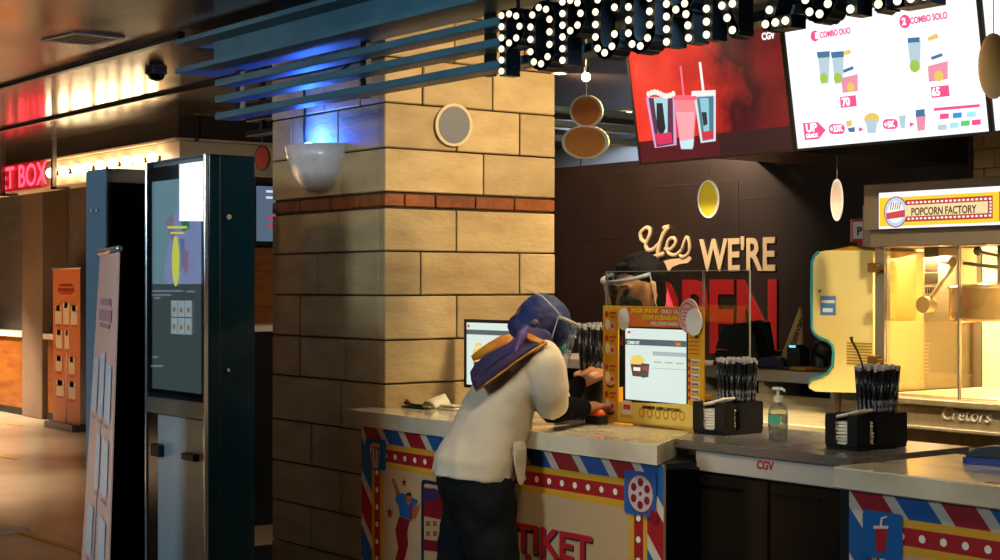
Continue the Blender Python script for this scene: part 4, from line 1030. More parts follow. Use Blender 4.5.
t = thing('card_scanner', 'black scanner with a glowing blue light beside the wooden triangle', 'scanner', onY(806,366,by_-.1))
m = MB(); m.extrude([L(799,366),L(812,367),L(812,350),L(806,344),L(799,347)], .08, (0,by_-.1,0)); m.build('body', M_black, t, bevel=.008)
m = MB(); m.extrude([L(803,345),L(808,345),L(808,347),L(803,347)], .01, (0,by_-.112,0)); m.build('light', lit('led_blue', '3090FF', 4), t)
m = MB(); m.cbox(onY(790,370,by_-.12), onY(832,368,by_+.1)+Vector((0,0,.012)), .003); tag(m.build('wooden_tray', mat('tray_wood', 'A87838', .5)), 'flat wooden tray on the back shelf under the scanner', 'tray')
m = MB(); m.cyl(onY(820,366,by_), .05, .14, 16, .045); m.ball(onY(824,350,by_), .06, 14, 8); o = tag(m.build('black_camera', M_black), 'black rounded gadget on the back shelf next to the yellow machine', 'gadget')
# ================================================================ yellow machine
YYL = 5.62; f_ = front(YYL); L = lambda px, py: f_.px(px, py)
xr = XY(873, YYL)
t = thing('yellow_warmer', 'yellow retro popcorn warmer with teal edge standing left of the popcorn machine', 'machine', (xr-.2, YYL+.2, .9))
prof = [(815,256),(819,252),(826,250.5),(873,250.5),(873,393),(826,392),(815,391.5),(809,388),(808.5,384),(812,379.5),(820,377),(828,373),(833,366),(834,353),(833,346),(828,341),(820,338),(815,334),(812.5,329),(812,300),(812.5,262)]
pp = [L(*q) for q in prof]; xe = L(873,300)[0]
dp = .36
m = MB(); m.extrude(pp, dp, (0,YYL,0)); m.build('body', mat('yellow_enamel', 'E6D284', 0.35, coat=.2), t, bevel=.008)
m = MB(); e = [L(*q) for q in prof[:1]+prof[:5:-1]]
m.mi = 0
pts = [Vector((u, YYL-.004, v)) for u, v in ([L(*q) for q in (prof[8:]+prof[:2])])]
m.tube(pts, .007, 8); m.build('edge_trim', mat('teal_trim', '1F7C88', 0.35), t)
m = MB(); m.extrude([L(825,250.5),L(848,246),L(866,250.5)], dp*.8, (0,YYL+.02,0)); m.build('top_spout', mat('amber', 'B88A14', .35), t, bevel=.005)
m = MB()
for k in range(8):
    z = L(850, 343+k*2.9)[1]; m.box((L(847,0)[0], YYL-.004, z-.003), (L(872,0)[0], YYL+.001, z+.003))
m.build('vent_slots', mat('vent_ochre', 'A88420', .4), t)
a = Art(front(YYL-.001)); a.rect(L(820.5,0)[0], L(820,315)[1], L(836,0)[0], L(820,296)[1], mat('sticker_blue', '4A80B8', .4), 1); a.rect(L(821.5,0)[0], L(820,303)[1], L(835,0)[0], L(820,300)[1], mat('sticker_white', 'D8E4F0', .4), 2); a.rect(L(823,0)[0], L(820,312)[1], L(833,0)[0], L(820,308)[1], mat('sticker_white', 'D8E4F0', .4), 2)
a.build('sticker', t)
MB().cyl((L(820,0)[0], YYL-.006, L(820,291)[1]), .008, .006, 12, axis='y').build('screw', M_ss, t)
for q in (829, 864):
    for yy in (YYL+.06, YYL+dp-.06):
        x = L(q,0)[0]; z = L(829,392)[1]
        MB().cyl((x, yy, .901), .012, z-.901, 12, .02).build('leg', mat('brown_leg', '3A2214', .4), t)

# ================================================================ popcorn machine
MY = 5.40; f_ = front(MY); L = lambda px, py: f_.px(px, py)
mx0 = XY(875, MY); mx1 = mx0+1.30; md = .72
zg0 = L(875,394)[1]; zg1 = L(875,247)[1]; zh0 = L(875,230)[1]; zh1 = L(875,189.5)[1]
t = thing('popcorn_machine', 'large lit popcorn machine with a yellow header sign at the right', 'popcorn machine', ((mx0+mx1)/2, MY+md/2, 0))
MB().cbox((mx0-.01, MY-.02, .12), (mx1, MY+md, zg0-.03), .01).build('base_cabinet', M_ssw, t)
MB().box((mx0+.02, MY+.03, 0), (mx1-.03, MY+md-.03, .12)).build('plinth', M_black, t)
MB().cbox((mx0-.02, MY-.05, zg0-.03), (mx1+.01, MY+md, zg0), .006).build('ledge', M_ssw, t)
z_l = L(900, 424)[1]; MB().cbox((mx0-.02, MY-.06, z_l-.01), (mx1+.01, MY-.021, z_l+.006), .003).build('rail', M_ssw, t)
o = text('Cretors', front(MY-.02), L(944,0)[0], L(944,418.5)[1], .075, mat('embossed', 'F0E8D0', .3, .0), t, bold=.0, ext=.004, n=.004, shear=.3, name='embossed_name')
# header
MB().cbox((mx0-.03, MY-.04, zh0), (mx1+.01, MY+md+.0, zh1+.02), .004).build('header_box', mat('header_steel', '7A6C58', .38, .4), t)
MB().cbox((mx0-.015, MY-.015, zg1), (mx1, MY+md, zh0-.001), .003).build('hood', mat('header_steel', '7A6C58', .38, .4), t)
hf = front(MY-.041); H = lambda px, py: hf.px(px, py)
hx0 = H(879,0)[0]; zt_, zb_ = H(879,193)[1], H(879,229)[1]; hx1 = mx1-.02
a = Art(hf); a.rect(hx0, zb_, hx1, zt_, lit('header_white', 'F0ECF4', 1.15), 1); zc0, zc1 = zb_+.010, zt_-.022
a.rect(hx0+.004, zc0, hx1, zc1, lit('header_yellow', 'F0CC30', 1.0), 2)
cx, cy = H(896, 212); a.poly(ell(cx, cy, .062, .066, 28), lit('h_red', 'C04040', .9), 3); a.poly(ell(cx, cy, .057, .061, 28), lit('h_sky', 'B8D0F0', 1.0), 4); a.poly(ell(cx, cy, .043, .046, 24), lit('h_cream', 'F4ECE0', 1.05), 5)
for k in range(5): a.poly([(cx-.03+k*.012, cy+.01), (cx-.026+k*.012, cy+.01), (cx-.018+k*.012, cy+.04), (cx-.022+k*.012, cy+.042)], lit('h_brown', '7A5040', .8), 6)
a.poly([(cx-.05,cy-.004),(cx+.05,cy+.008),(cx+.05,cy-.022),(cx-.046,cy-.03)], lit('h_red2', 'D04850', .9), 7)
bx0, bx1 = cx+.05, H(993,0)[0]; bz0, bz1 = cy-.043, cy+.048
a.rect(bx0, bz0, bx1, bz1, lit('h_red', 'C04040', .9), 3)
n = 20
for k in range(n):
    u = bx0+.012+(bx1-bx0-.03)*k/(n-1)
    for v in (bz0+.008, bz1-.016): a.rect(u, v, u+.012, v+.008, lit('h_cream', 'F4ECE0', 1.05), 4)
for k in range(4): a.rect(bx1-.014, bz0+.022+k*.013, bx1-.005, bz0+.03+k*.013, lit('h_cream', 'F4ECE0', 1.05), 4)
a.rect(bx0, bz0+.022, bx1-.022, bz1-.022, lit('h_panel', 'EAD8A0', 1.0), 5)
u0 = bx1+.03
a.rect(u0, bz0-.01, u0+.3, bz1+.015, lit('h_red', 'C04040', .9), 3); a.rect(u0+.01, bz0+.0, u0+.28, bz1+.005, lit('h_sky', 'B8D0F0', 1.0), 4)
a.build('header_sign', t)
textpx('POPCORN FACTORY', hf, 912, 215.5, 977, 7.5, lit('h_text', '7A3020', .6), t, bold=.02, n=.006)
# frame posts, glass, interior
M_post = mat('post_steel', '8A8478', .3, .7)
for (a0, a1, yy) in ((mx0, mx0+.05, MY), (mx1-.05, mx1, MY), (mx0, mx0+.04, MY+md-.04), (mx1-.04, mx1, MY+md-.04)):
    MB().box((a0, yy, zg0), (a1, yy+.04, zg1)).build('post', M_post, t)
xd = XY(957.5, MY)
g = clearmat('case_glass', 'FFF6E4', 0.03, 0.02)
MB().box((mx0+.05, MY+.01, zg0+.005), (xd-.004, MY+.016, zg1)).build('door_glass', g, t)
MB().box((xd+.004, MY+.01, zg0+.005), (mx1-.05, MY+.016, zg1)).build('door_glass', g, t)
MB().box((mx0+.01, MY+.045, zg0+.005), (mx0+.016, MY+md-.045, zg1)).build('side_glass', g, t)
MB().cbox((xd-.004, MY+.004, zg0), (xd+.004, MY+.022, zg1), .001).build('door_edge', M_post, t)
M_in = mat('case_inner', 'F0E4BC', .4, .1)
MB().box((mx0+.045, MY+md-.03, zg0), (mx1-.045, MY+md-.02, zg1)).build('back_panel', M_in, t)
MB().box((mx0+.045, MY+.05, zg0), (mx1-.045, MY+md-.03, zg0+.006)).build('case_floor', M_in, t)
m = MB(); bx_, by_ = XY(915, MY+md-.03), MY+md-.034
for k in range(12): 
    z = PY(915, 343+k*3.6, by_).z; m.box((XY(903,by_), by_, z-.003), (XY(929,by_), by_+.004, z+.003))
m.build('vent_slots', mat('vent_case', 'C8B070', .4, .3), t)
a = Art(front(by_)); q = lambda px, py: front(by_).px(px, py)
a.poly([q(903,262),q(921,262),q(921,301),q(903,301)], mat('card_whitish', 'E8F0E0', .5), 1); a.poly([q(904,266),q(920,266),q(920,283),q(904,283)], mat('card_green', '6AC8A0', .5), 2)
for k in range(2):
    for j in range(2): a.poly([q(906+k*7,268+j*7),q(911+k*7,268+j*7),q(911+k*7,273+j*7),q(906+k*7,273+j*7)], mat('card_whitish', 'E8F0E0', .5), 3)
a.build('reflection_card', t)  # reflection of the sign, painted as a small green and white card
# latch on left post
for zz in (L(875,268)[1], L(875,360)[1]):
    m = MB(); m.cbox((mx0-.02, MY-.03, zz-.02), (mx0+.035, MY-.001, zz+.02), .004); m.cyl((mx0+.02, MY-.02, zz), .008, .05, 10, axis='x'); m.build('latch', mat('brass', '8A6A34', .3, .8), t)
# drive column, kettle
cy_ = MY+.22; fq = front(cy_); q = lambda px, py: fq.px(px, py)
m = MB(); m.cbox((q(923,0)[0], cy_, q(923,322)[1]), (q(957,0)[0], cy_+.14, zg1), .006); col = m.build('drive_column', mat('drive_steel', 'C0B08C', .35, .3), t)
m = MB(); m.box((q(925,0)[0], cy_-.004, q(925,271)[1]), (q(938,0)[0], cy_, q(925,246)[1])).box((q(925,0)[0], cy_-.004, q(925,283)[1]), (q(938,0)[0], cy_, q(925,273)[1])); m.build('switch_panel', mat('switch_dark', '3A3024', .3), col)
m = MB()
for k in range(5): m.box((q(926+k*2.5,0)[0], cy_-.006, q(926,293)[1]), (q(927.2+k*2.5,0)[0], cy_, q(926,287)[1]))
m.build('vent_slots', mat('switch_dark', '3A3024', .3), col)
kc = PY(1000, 304, MY+.26); kr = .205
kz0, kz1 = PY(980, 322, MY+.1).z, PY(980, 287, MY+.1).z
m = MB(); m.lathe((kc.x+.0, kc.y, kz0), [(kr*.7,0),(kr*.97,.006),(kr,.02),(kr,kz1-kz0-.01),(kr*1.03,kz1-kz0-.006),(kr*1.03,kz1-kz0),(kr*.9,kz1-kz0+.01),(.02,kz1-kz0+.02)], 40)
m.build('kettle', mat('kettle_steel', 'D0C09C', .24, .6, c2='B0A07C', scale=2, stretch=(3,3,.3)), t)
m = MB(); m.tube([(kc.x, kc.y, kz1+.02), (kc.x, kc.y, zg1)], .012, 10); m.tube([PY(940,262,MY+.16), PY(962,263,MY+.16), PY(1005,268,MY+.16)], .008, 8); m.tube([PY(975,251,MY+.16), PY(1010,258,MY+.16)], .006, 8); m.ball(PY(978,251,MY+.16), .02)
m.build('rods', M_post, t)
m = MB(); p0, p1 = PY(957,262,MY+.14), PY(929,300,MY+.14); m.tube([p0, p1], .009, 8); m.cyl(p1-Vector((0,.03,0))+Vector((-.01,0,-.02)), .036, .05, 20, axis='y'); m.cyl(p0-Vector((0,.03,0)), .022, .05, 16, axis='y')
m.build('crank_arm', mat('crank_steel', 'C8B890', .3, .4), t)
m = MB(); lx0, lx1 = mx0+.1, mx1-.1
m.box((lx0, MY+.40, zg1-.012), (lx1, MY+.46, zg1-.002)); m.build('lamp_tray', lit('case_lamp', 'FFE0A0', 9), t)
lamp('AREA', (mx0+.16, MY+.36, zg1-.02), 30, (1,.89,.66), 0.2, target=(mx0+.2, MY+.45, zg0), sy=.4, name='case_light'); lamp('AREA', (mx0+.92, MY+.36, zg1-.02), 50, (1,.89,.66), 0.4, target=(mx0+.9, MY+.45, zg0), sy=.4, name='case_light')
m = MB(); lx = mx0+1.0
# popcorn heap: loose kernels, nobody could count them
rr = random.Random(9)
for k in range(420):
    x = mx0+.62+rr.random()*.58; y = MY+.12+rr.random()*.45; z = zg0+.02+rr.random()*(.02+.16*((x-mx0-.62)/.58))
    m.ball((x,y,z), rr.uniform(.010,.016), 7, 4)
m.build('popcorn_heap', mat('popcorn', 'FFF0C0', .7), t)['kind'] = 'stuff'
# small grey cabinet + marquee P sign behind
gx0, gx1 = XY(862, 6.3), XY(875, 6.3)
m = MB(); m.cbox((gx0, 6.3, PY(862,249,6.3).z), (gx1+.15, 6.84, PY(862,205,6.3).z), .005); tag(m.build('control_box', mat('box_grey', '8A8474', .5)), 'grey box fixed behind the popcorn machine header', 'box')
t = thing('letter_sign', 'small white sign with a red dotted border and a dark P on the black wall', 'sign', PY(858, 250, 7.12))
f_ = front(7.12); q = lambda px, py: f_.px(px, py)
m = MB(); m.box((q(850,0)[0], 7.12, q(850,242)[1]), (q(875,0)[0], 7.15, q(850,219)[1])).box((q(857,0)[0], 7.12, q(850,256)[1]), (q(866,0)[0], 7.15, q(850,242)[1])); m.build('board', mat('sign_pinkred', 'B83040', .45), t)
a = Art(f_); a.rect(q(853,0)[0], q(850,239)[1], q(875,0)[0], q(850,222)[1], mat('sign_white', 'D8D4D8', .45), 1)
for k in range(8): a.poly(ell(q(851.5,0)[0], q(850,221+k*2.7)[1], .006, n=8), mat('sign_white', 'D8D4D8', .45), 2)
a.build('printed_face', t); textpx('P', f_, 857, 235, 862, 8, mat('ink_navy', '1C2438'), t, bold=.03)

# ================================================================ hanging tags (plain shapes)
def tagcard(name, pts, Y, col, rim, lab, stringtop=2.80, rot=0.0):
    f_ = front(Y); P_ = [f_.px(*q) for q in pts]
    cx = sum(p[0] for p in P_)/len(P_); cz = sum(p[1] for p in P_)/len(P_); zt = max(p[1] for p in P_)
    t = thing(name, lab, 'hanging tag', (cx, Y, min(p[1] for p in P_)))
    m = MB(); m.extrude(P_, .006, (0,Y,0)); m.build('card', rim, t)
    a = Art(front(Y)); a.poly([(cx+(p[0]-cx)*.86, cz+(p[1]-cz)*.90) for p in P_], col, 1); a.build('printed_face', t)
    m = MB(); m.tube([(cx, Y+.003, zt-.004), (cx, Y+.003, stringtop)], .0015, 6); m.build('string', mat('string', '9A9488', .6), t)
def oval(cx, cy, rx, ry, n=28, rot=0): return ell(cx, cy, rx, ry, n, rot)
RIMC = mat('tag_rim', 'D8C098', .5)
tagcard('hanging_tag', oval(586, 111, 16.5, 16), 3.9, mat('tag_brown', 'C8661C', .5), RIMC, 'upper brown oval tag hanging between the pillar and the red screen', 2.80)
tagcard('hanging_tag', oval(585, 142, 23.5, 17), 3.91, mat('tag_brown2', 'D07426', .5), RIMC, 'lower wide brown oval tag below the smaller brown oval', 1.5+ (285-126)*6.0/1587)
tagcard('hanging_tag', oval(708, 199, 10.5, 19), 5.2, mat('tag_yellow', 'C8B428', .5), mat('tag_white', 'E0DCD8', .5), 'yellow oval tag with a white rim hanging under the red screen', 2.05)
tagcard('hanging_tag', oval(836.5, 200, 6, 21), 5.2, mat('tag_pale', 'D8BCA8', .5), mat('tag_white', 'E0DCD8', .5), 'narrow pale tag hanging under the white menu screen', 2.05)
tagcard('hanging_tag', oval(993, 66, 15, 33), 4.2, mat('tag_tan', 'A88A58', .5), mat('tag_tanrim', 'C09468', .5), 'tan oval tag cut by the right edge in front of the screens')
tagcard('hanging_tag', oval(262, 158, 7.5, 13), 4.6, mat('tag_red', 'B82020', .5), mat('tag_dark', '301010', .5), 'red oval tag hanging left of the stone pillar')
# koala-sized plain tag fixed on the pillar face
def pilltag():
    X = PX1+.008; f_ = Frame((X,0,0), (0,1,0), (0,0,1), (1,0,0)); P_ = [f_.px(*q) for q in ell(453.5, 125, 18.5, 21.5, 30)]
    t = thing('wall_tag', 'grey oval tag with a cream rim stuck on the lit face of the stone pillar', 'tag', Vector((X, sum(p[0] for p in P_)/30, min(p[1] for p in P_))))
    m = MB(); m.extrude(P_, .004, (X,0,0), (0,1,0), (0,0,1), (1,0,0)); m.build('card', RIMC, t)
    cx = sum(p[0] for p in P_)/30; cz = sum(p[1] for p in P_)/30
    a = Art(Frame((X+.0045,0,0), (0,1,0), (0,0,1), (1,0,0))); a.poly([(cx+(p[0]-cx)*.85, cz+(p[1]-cz)*.87) for p in P_], mat('tag_grey', '6E6E72', .5), 1); a.build('printed_face', t)
pilltag()

# ================================================================ kiosks
M_kside = mat('kiosk_side', '07202C', .14, .0, spec=.3); M_kblue = mat('kiosk_blue', '4A6878', .35, .3); M_silver = mat('kiosk_silver', 'C8D0D4', .2, .9)
KY = 2.75; kf = front(KY); K = lambda px, py: kf.px(px, py)
kx0, kx1 = K(146,0)[0], K(206,0)[0]; kz = 2.0
t = thing('ticket_kiosk', 'tall ticket kiosk with a lit poster screen and steel lower door', 'kiosk', ((kx0+kx1)/2, KY+.1, 0))
MB().cbox((kx0, KY+.012, .03), (kx1, KY+.21, kz), .004).build('body', M_kside, t)
MB().box((kx0+.03, KY+.03, 0), (kx1-.03, KY+.19, .03)).build('plinth', M_black, t)
m = MB(); m.cbox((kx0, KY-.006, .03), (kx0+.014, KY+.011, kz), .002).cbox((kx1-.014, KY-.006, .03), (kx1, KY+.011, kz), .002); m.build('edge_trim', M_silver, t)
MB().box((kx0+.015, KY+.002, K(175,160)[1]), (kx1-.015, KY+.011, kz)).build('top_panel', mat('kiosk_top', '3A5460', .25, .5), t)
zsb, zst = K(190,397)[1], K(190,163)[1]
MB().box((kx0+.015, KY+.001, zsb), (kx1-.015, KY+.011, zst)).build('glass_panel', mat('kiosk_glass', '06080A', .08), t)
MB().box((kx0+.015, KY-.004, K(190,418)[1]), (kx1-.015, KY+.011, K(190,402)[1])).build('ledge', mat('kiosk_steel', '7A8C94', .3, .8), t)
d = MB().cbox((kx0+.115, KY-.002, .05), (kx1-.015, KY+.010, K(190,419)[1]), .002).build('lower_door', mat('kiosk_door', 'A4BECA', .35, .3, bump=.10, bscale=5), t)
MB().box((kx0+.015, KY+.0, .05), (kx0+.113, KY+.010, K(190,419)[1])).build('dark_strip', M_gloss_black, t)
for (q0, q1, r0, r1) in ((157, 165, 443, 455), (188, 200, 452, 459)):
    MB().cbox((K(q0,0)[0], KY-.03, K(q0,r1)[1]), (K(q1,0)[0], KY-.003, K(q0,r0)[1]), .003).build('latch', M_black, t)
a = Art(front(KY+.001)); Z_ = lambda pts, mm, l=1: a.poly([K(*q) for q in pts], mm, l)
GRYL = lit('kiosk_scr_grey', '6A7672', .75); LIL = lit('kiosk_lilac', 'B8C0F0', 1.0); CYL = lit('kiosk_cyan', 'A0C4CC', .95)
ux0, ux1 = K(152,0)[0], K(201,0)[0]; zA, zB, zC = K(176,179)[1], K(176,284)[1], K(176,391)[1]
a.rect(ux0, zC, ux1, zB, GRYL, 1); a.rect(ux0, zB, ux1, zA, CYL, 1)
a.poly([(ux0+.12,zB),(ux1,zB),(ux1,K(0,225)[1] if False else zB+.42),(ux0+.28,zB+.42),(ux0+.18,zB+.20),(ux0+.11,zB+.07)], LIL, 2)
Z_([(166,222),(172,214),(176,236),(170,240)], lit('k_pink', 'C8A0C8', .9), 3); Z_([(181,217),(187,215),(190,228),(182,232)], lit('k_green', '38A880', .85), 3); Z_([(176,240),(184,238),(186,262),(180,272),(176,258)], lit('k_lil2', '98A0E0', .9), 3); Z_([(184,252),(189,250),(188,272),(184,274)], lit('k_rose', 'D89AB8', .9), 4)
a.poly(ell(*K(176,261), .033, .10, 20), lit('k_yellow', 'C8CC50', .9), 5); Z_([(168,226),(187,226),(187,228.5),(168,228.5)], lit('k_yellow', 'C8CC50', .9), 5); Z_([(171,232),(184,232),(184,234),(171,234)], lit('k_yellow', 'C8CC50', .9), 5)
WH = lit('k_white', 'D8E4E4', .95)
for r in range(2):
    for c_ in range(3):
        u0 = K(171,0)[0]+c_*.062; v0 = K(176,334)[1]+r*.068; a.rect(u0, v0, u0+.058, v0+.064, WH, 2); a.poly(ell(u0+.029, v0+.028, .012, .012, 10), lit('k_or', 'D88858', .9), 3)
for (x0_, x1_, y_) in ((152,183,291),(186,195,291.5),(152,171,295),(154,160,298),(152,158,357),(151,163,366)): Z_([(x0_,y_-1),(x1_,y_-1),(x1_,y_+1),(x0_,y_+1)], lit('k_text', 'A8B4C8', .9), 2)
a.build('screen_picture', t)
MB().box((kx0+.02, KY-.005, zsb+.01), (kx1-.02, KY-.002, zst-.0)).build('cover_glass', clearmat('kiosk_cover', 'E8F0F4', .05, .01), t)
m = MB(); p = PX(228, 217, kx1+.001); m.cyl(p, .010, .01, 14, axis='x'); m.build('lock', mat('lock_steel', 'D0C8B8', .25, .8), t); m = MB(); p2 = PX(227.5, 370, kx1+.001); m.cyl(p2, .007, .008, 14, axis='x'); m.build('lock', mat('lock_steel', 'D0C8B8', .25, .8), t)
m = MB(); xx = PX(220, 300, kx1).y; m.box((kx1-.002, xx-.002, .05), (kx1+.001, xx+.002, kz-.005)); m.build('seam', M_black, t)
# second kiosk, turned sideways
k2y0 = 2.66; k2x0, k2x1 = XY(86, k2y0), XY(106, k2y0); k2z = 1.985
t = thing('ticket_kiosk', 'narrow side of a black ticket kiosk turned away at the left, behind the pink banner', 'kiosk', ((k2x0+k2x1)/2, k2y0+.26, 0))
MB().cbox((k2x0, k2y0+.004, .03), (k2x1-.008, k2y0+.50, k2z), .004).build('body', M_black, t)
MB().box((k2x0+.001, k2y0, .03), (k2x1-.009, k2y0+.0035, k2z-.002)).build('side_panel', mat('kiosk_side_blue', '7098B0', .45, .1), t)
MB().box((k2x1-.007, k2y0+.02, .3), (k2x1, k2y0+.48, k2z-.06)).build('glass_panel', M_gloss_black, t)
MB().box((k2x0+.02, k2y0+.03, 0), (k2x1-.02, k2y0+.48, .03)).build('plinth', M_black, t)
for q in (93, 98.5):
    p = PY(q, 210.5, k2y0); MB().cyl(p-Vector((0,.010,0)), .009, .010, 12, axis='y').build('lock', mat('lock_steel', 'D0C8B8', .25, .8), t)
# the dark mass between kiosk and pillar is shade, nothing is built here
# ================================================================ banners
def banner(name, n0, n1, f1, f0, lab, col, inks, kind):
    # n0: near bottom, n1: near top, f1: far top, f0: far bottom
    t = thing(name, lab, 'banner', ((n0+f0)/2)*1.0)
    U = (f1-n1); V = (n0-n1)
    pt = lambda u, v, o=0: n1+(f1-n1)*u*(1-v)+(f0-n0)*u*v+(n0-n1)*v+nrm*o
    nrm = (f1-n1).cross(n0-n1).normalized()
    if nrm.dot(Vector((0,0,EYE))-n1) < 0: nrm = -nrm
    m = MB(); q = [pt(0,0,0), pt(1,0,0), pt(1,1,0), pt(0,1,0)]; q2 = [p-nrm*.004 for p in q]
    
    rw = [[pt(u/4,k/12,0) for u in range(5)]+[pt(u/4,k/12,-.004) for u in range(4,-1,-1)] for k in range(13)]
    m.loft(rw, True, False); m.build('printed_sheet', col, t)
    m = MB(); 
    def art(us, vs, mm):
        pts = [pt(us[0],vs[0],.004), pt(us[1],vs[0],.004), pt(us[1],vs[1],.004), pt(us[0],vs[1],.004)]
        n_ = (pts[1]-pts[0]).cross(pts[2]-pts[0])
        if n_.dot(nrm) < 0: pts.reverse()
        m.mi = mm; m.flat(pts)
    L_ = inks
    ms = [i[2] for i in L_]; um = []
    for i in L_:
        if i[2] not in um: um.append(i[2])
        art(i[0], i[1], um.index(i[2]))
    m.build('printed_art', um, t)
    m = MB(); m.tube([pt(-.01,-.005), pt(1.01,-.005)], .011, 10); m.build('top_rail', mat('banner_rail', 'B8B4AC', .3, .7), t)
    m = MB(); a_, b_ = pt(-.02,1), pt(1.02,1); d_ = (b_-a_).normalized(); s_ = Vector((-d_.y, d_.x, 0))
    V_ = [a_-s_*.09, b_-s_*.09, b_+s_*.09, a_+s_*.09]; V_ = [Vector((v.x,v.y,.0)) for v in V_]; V2 = [Vector((v.x,v.y,.07))+((a_+b_)/2-v)*.0 for v in V_]
    m.add(V_+V2, [(3,2,1,0),(4,5,6,7),(0,1,5,4),(1,2,6,5),(2,3,7,6),(3,0,4,7)]); m.build('base', mat('banner_base', '6A6058', .4, .4), t)
    m = MB(); m.tube([pt(.5,0,-.01), Vector((((a_+b_)/2).x, ((a_+b_)/2).y, .07))-nrm*.0], .008, 8); m.build('support_pole', mat('banner_rail', 'B8B4AC', .3, .7), t)
    return t
near_t = P(119, 251, 5.05); far_t = P(100, 255, 5.75)
near_b = P(103, 727, 5.05); near_b.z = .07; far_b = P(74, 655, 5.75); far_b.z = .07
PKB = mat('banner_pink', 'F2BCA8', .5); bw = mat('banner_white', 'D4D8DC', .5); bb = mat('banner_bluegrey', '7890A8', .5); bp = mat('banner_rose', 'C08890', .5)
def rows(w1, w2, w3, w4):
    out = [((.25,.75),(.10,.115),w3), ((.2,.8),(.125,.15),w3), ((.28,.72),(.155,.165),w3)]
    for (u0,u1,v0,v1) in ((.10,.34,.24,.36),(.40,.62,.22,.36),(.68,.92,.24,.36),(.12,.36,.40,.52),(.45,.62,.40,.52),(.12,.36,.57,.67),(.60,.82,.57,.68),(.14,.42,.73,.83),(.6,.85,.73,.84)):
        out.append(((u0,u1),(v0,v1),w1)); out.append(((u0+.04,u1-.06),(v0,v0+.035),w2)); out.append(((u0+.02,u1-.02),(v1+.010,v1+.016),w3))
    return out
banner('roll_up_banner', near_b, near_t, far_t, far_b, 'pale pink roll-up banner leaning in front of the kiosks', PKB, rows(bw, bb, bp, PKB), 0)
byy = 6.35
n1, f1 = PY(80, 268.5, byy), PY(53, 268.5, byy); f1.z = n1.z
n0, f0 = n1.copy(), f1.copy(); n0.z = f0.z = .07; n0.y -= .0
banner('roll_up_banner', f0, f1, n1, n0, 'orange roll-up banner standing by the far ticket counter', mat('banner_orange', 'CC7040', .5), rows(mat('banner_cream', 'D8C0A0', .5), mat('banner_dk', '3A3038', .5), mat('banner_redbrown', '903018', .5), None), 1)
# wall with menu screen seen left of pillar
WXX = -9.14; g_ = Frame((WXX,0,0), (0,1,0), (0,0,1), (1,0,0)); q = lambda px, py: g_.px(px, py)
t = thing('menu_screen', 'small blue grey menu screen on the far wall left of the stone pillar', 'screen', Vector((WXX, q(265,0)[0], q(265,246)[1])))
y0_, y1_ = q(252,0)[0], q(285,0)[0]; z0_, z1_ = q(265,246)[1], q(265,182)[1]
MB().box((WXX, y0_, z0_), (WXX+.04, y1_, z1_)).build('housing', M_black, t)
a = Art(Frame((WXX+.04,0,0), (0,1,0), (0,0,1), (1,0,0))); a.rect(y0_+.01, z0_+.03, y1_-.01, z1_-.03, lit('far_scr', '5A6A80', .8), 1)
for (u, v, mm) in ((.08,.40,'scrw'),(.08,.36,'scrw')): a.rect(y0_+u, z1_-.45+v-.02, y1_-.03, z1_-.45+v-.005, lit('far_txt', 'D0D8E8', .9), 2)
for v in (.16,.21): a.rect(y0_+.10, z1_-.45+v, y0_+.15, z1_-.45+v+.02, lit('far_red', 'D03040', .9), 2); a.rect(y0_+.2, z1_-.45+v, y0_+.26, z1_-.45+v+.02, lit('far_txt', 'D0D8E8', .9), 2)
a.build('screen_picture', t)
b = MB().box((-9.149, 4.5, 1.25), (-9.13, 8.0, q(265,248)[1])); o = struct(b.build('trim_7', mat('far_orange_wood', '8A4E1C', .45, c2='6A3810', scale=6, stretch=(1,1,5))))
t = thing('far_counter', 'white topped far counter left of the stone pillar', 'counter', (-8.9, 5.6, 0))
MB().cbox((-9.12, 4.5, 1.21), (-8.75, 6.6, 1.25), .004).build('countertop', mat('white_top', 'F0DFC6', .3), t); MB().box((-9.12, 4.52, 0), (-8.8, 6.58, 1.208)).build('body', M_black, t)
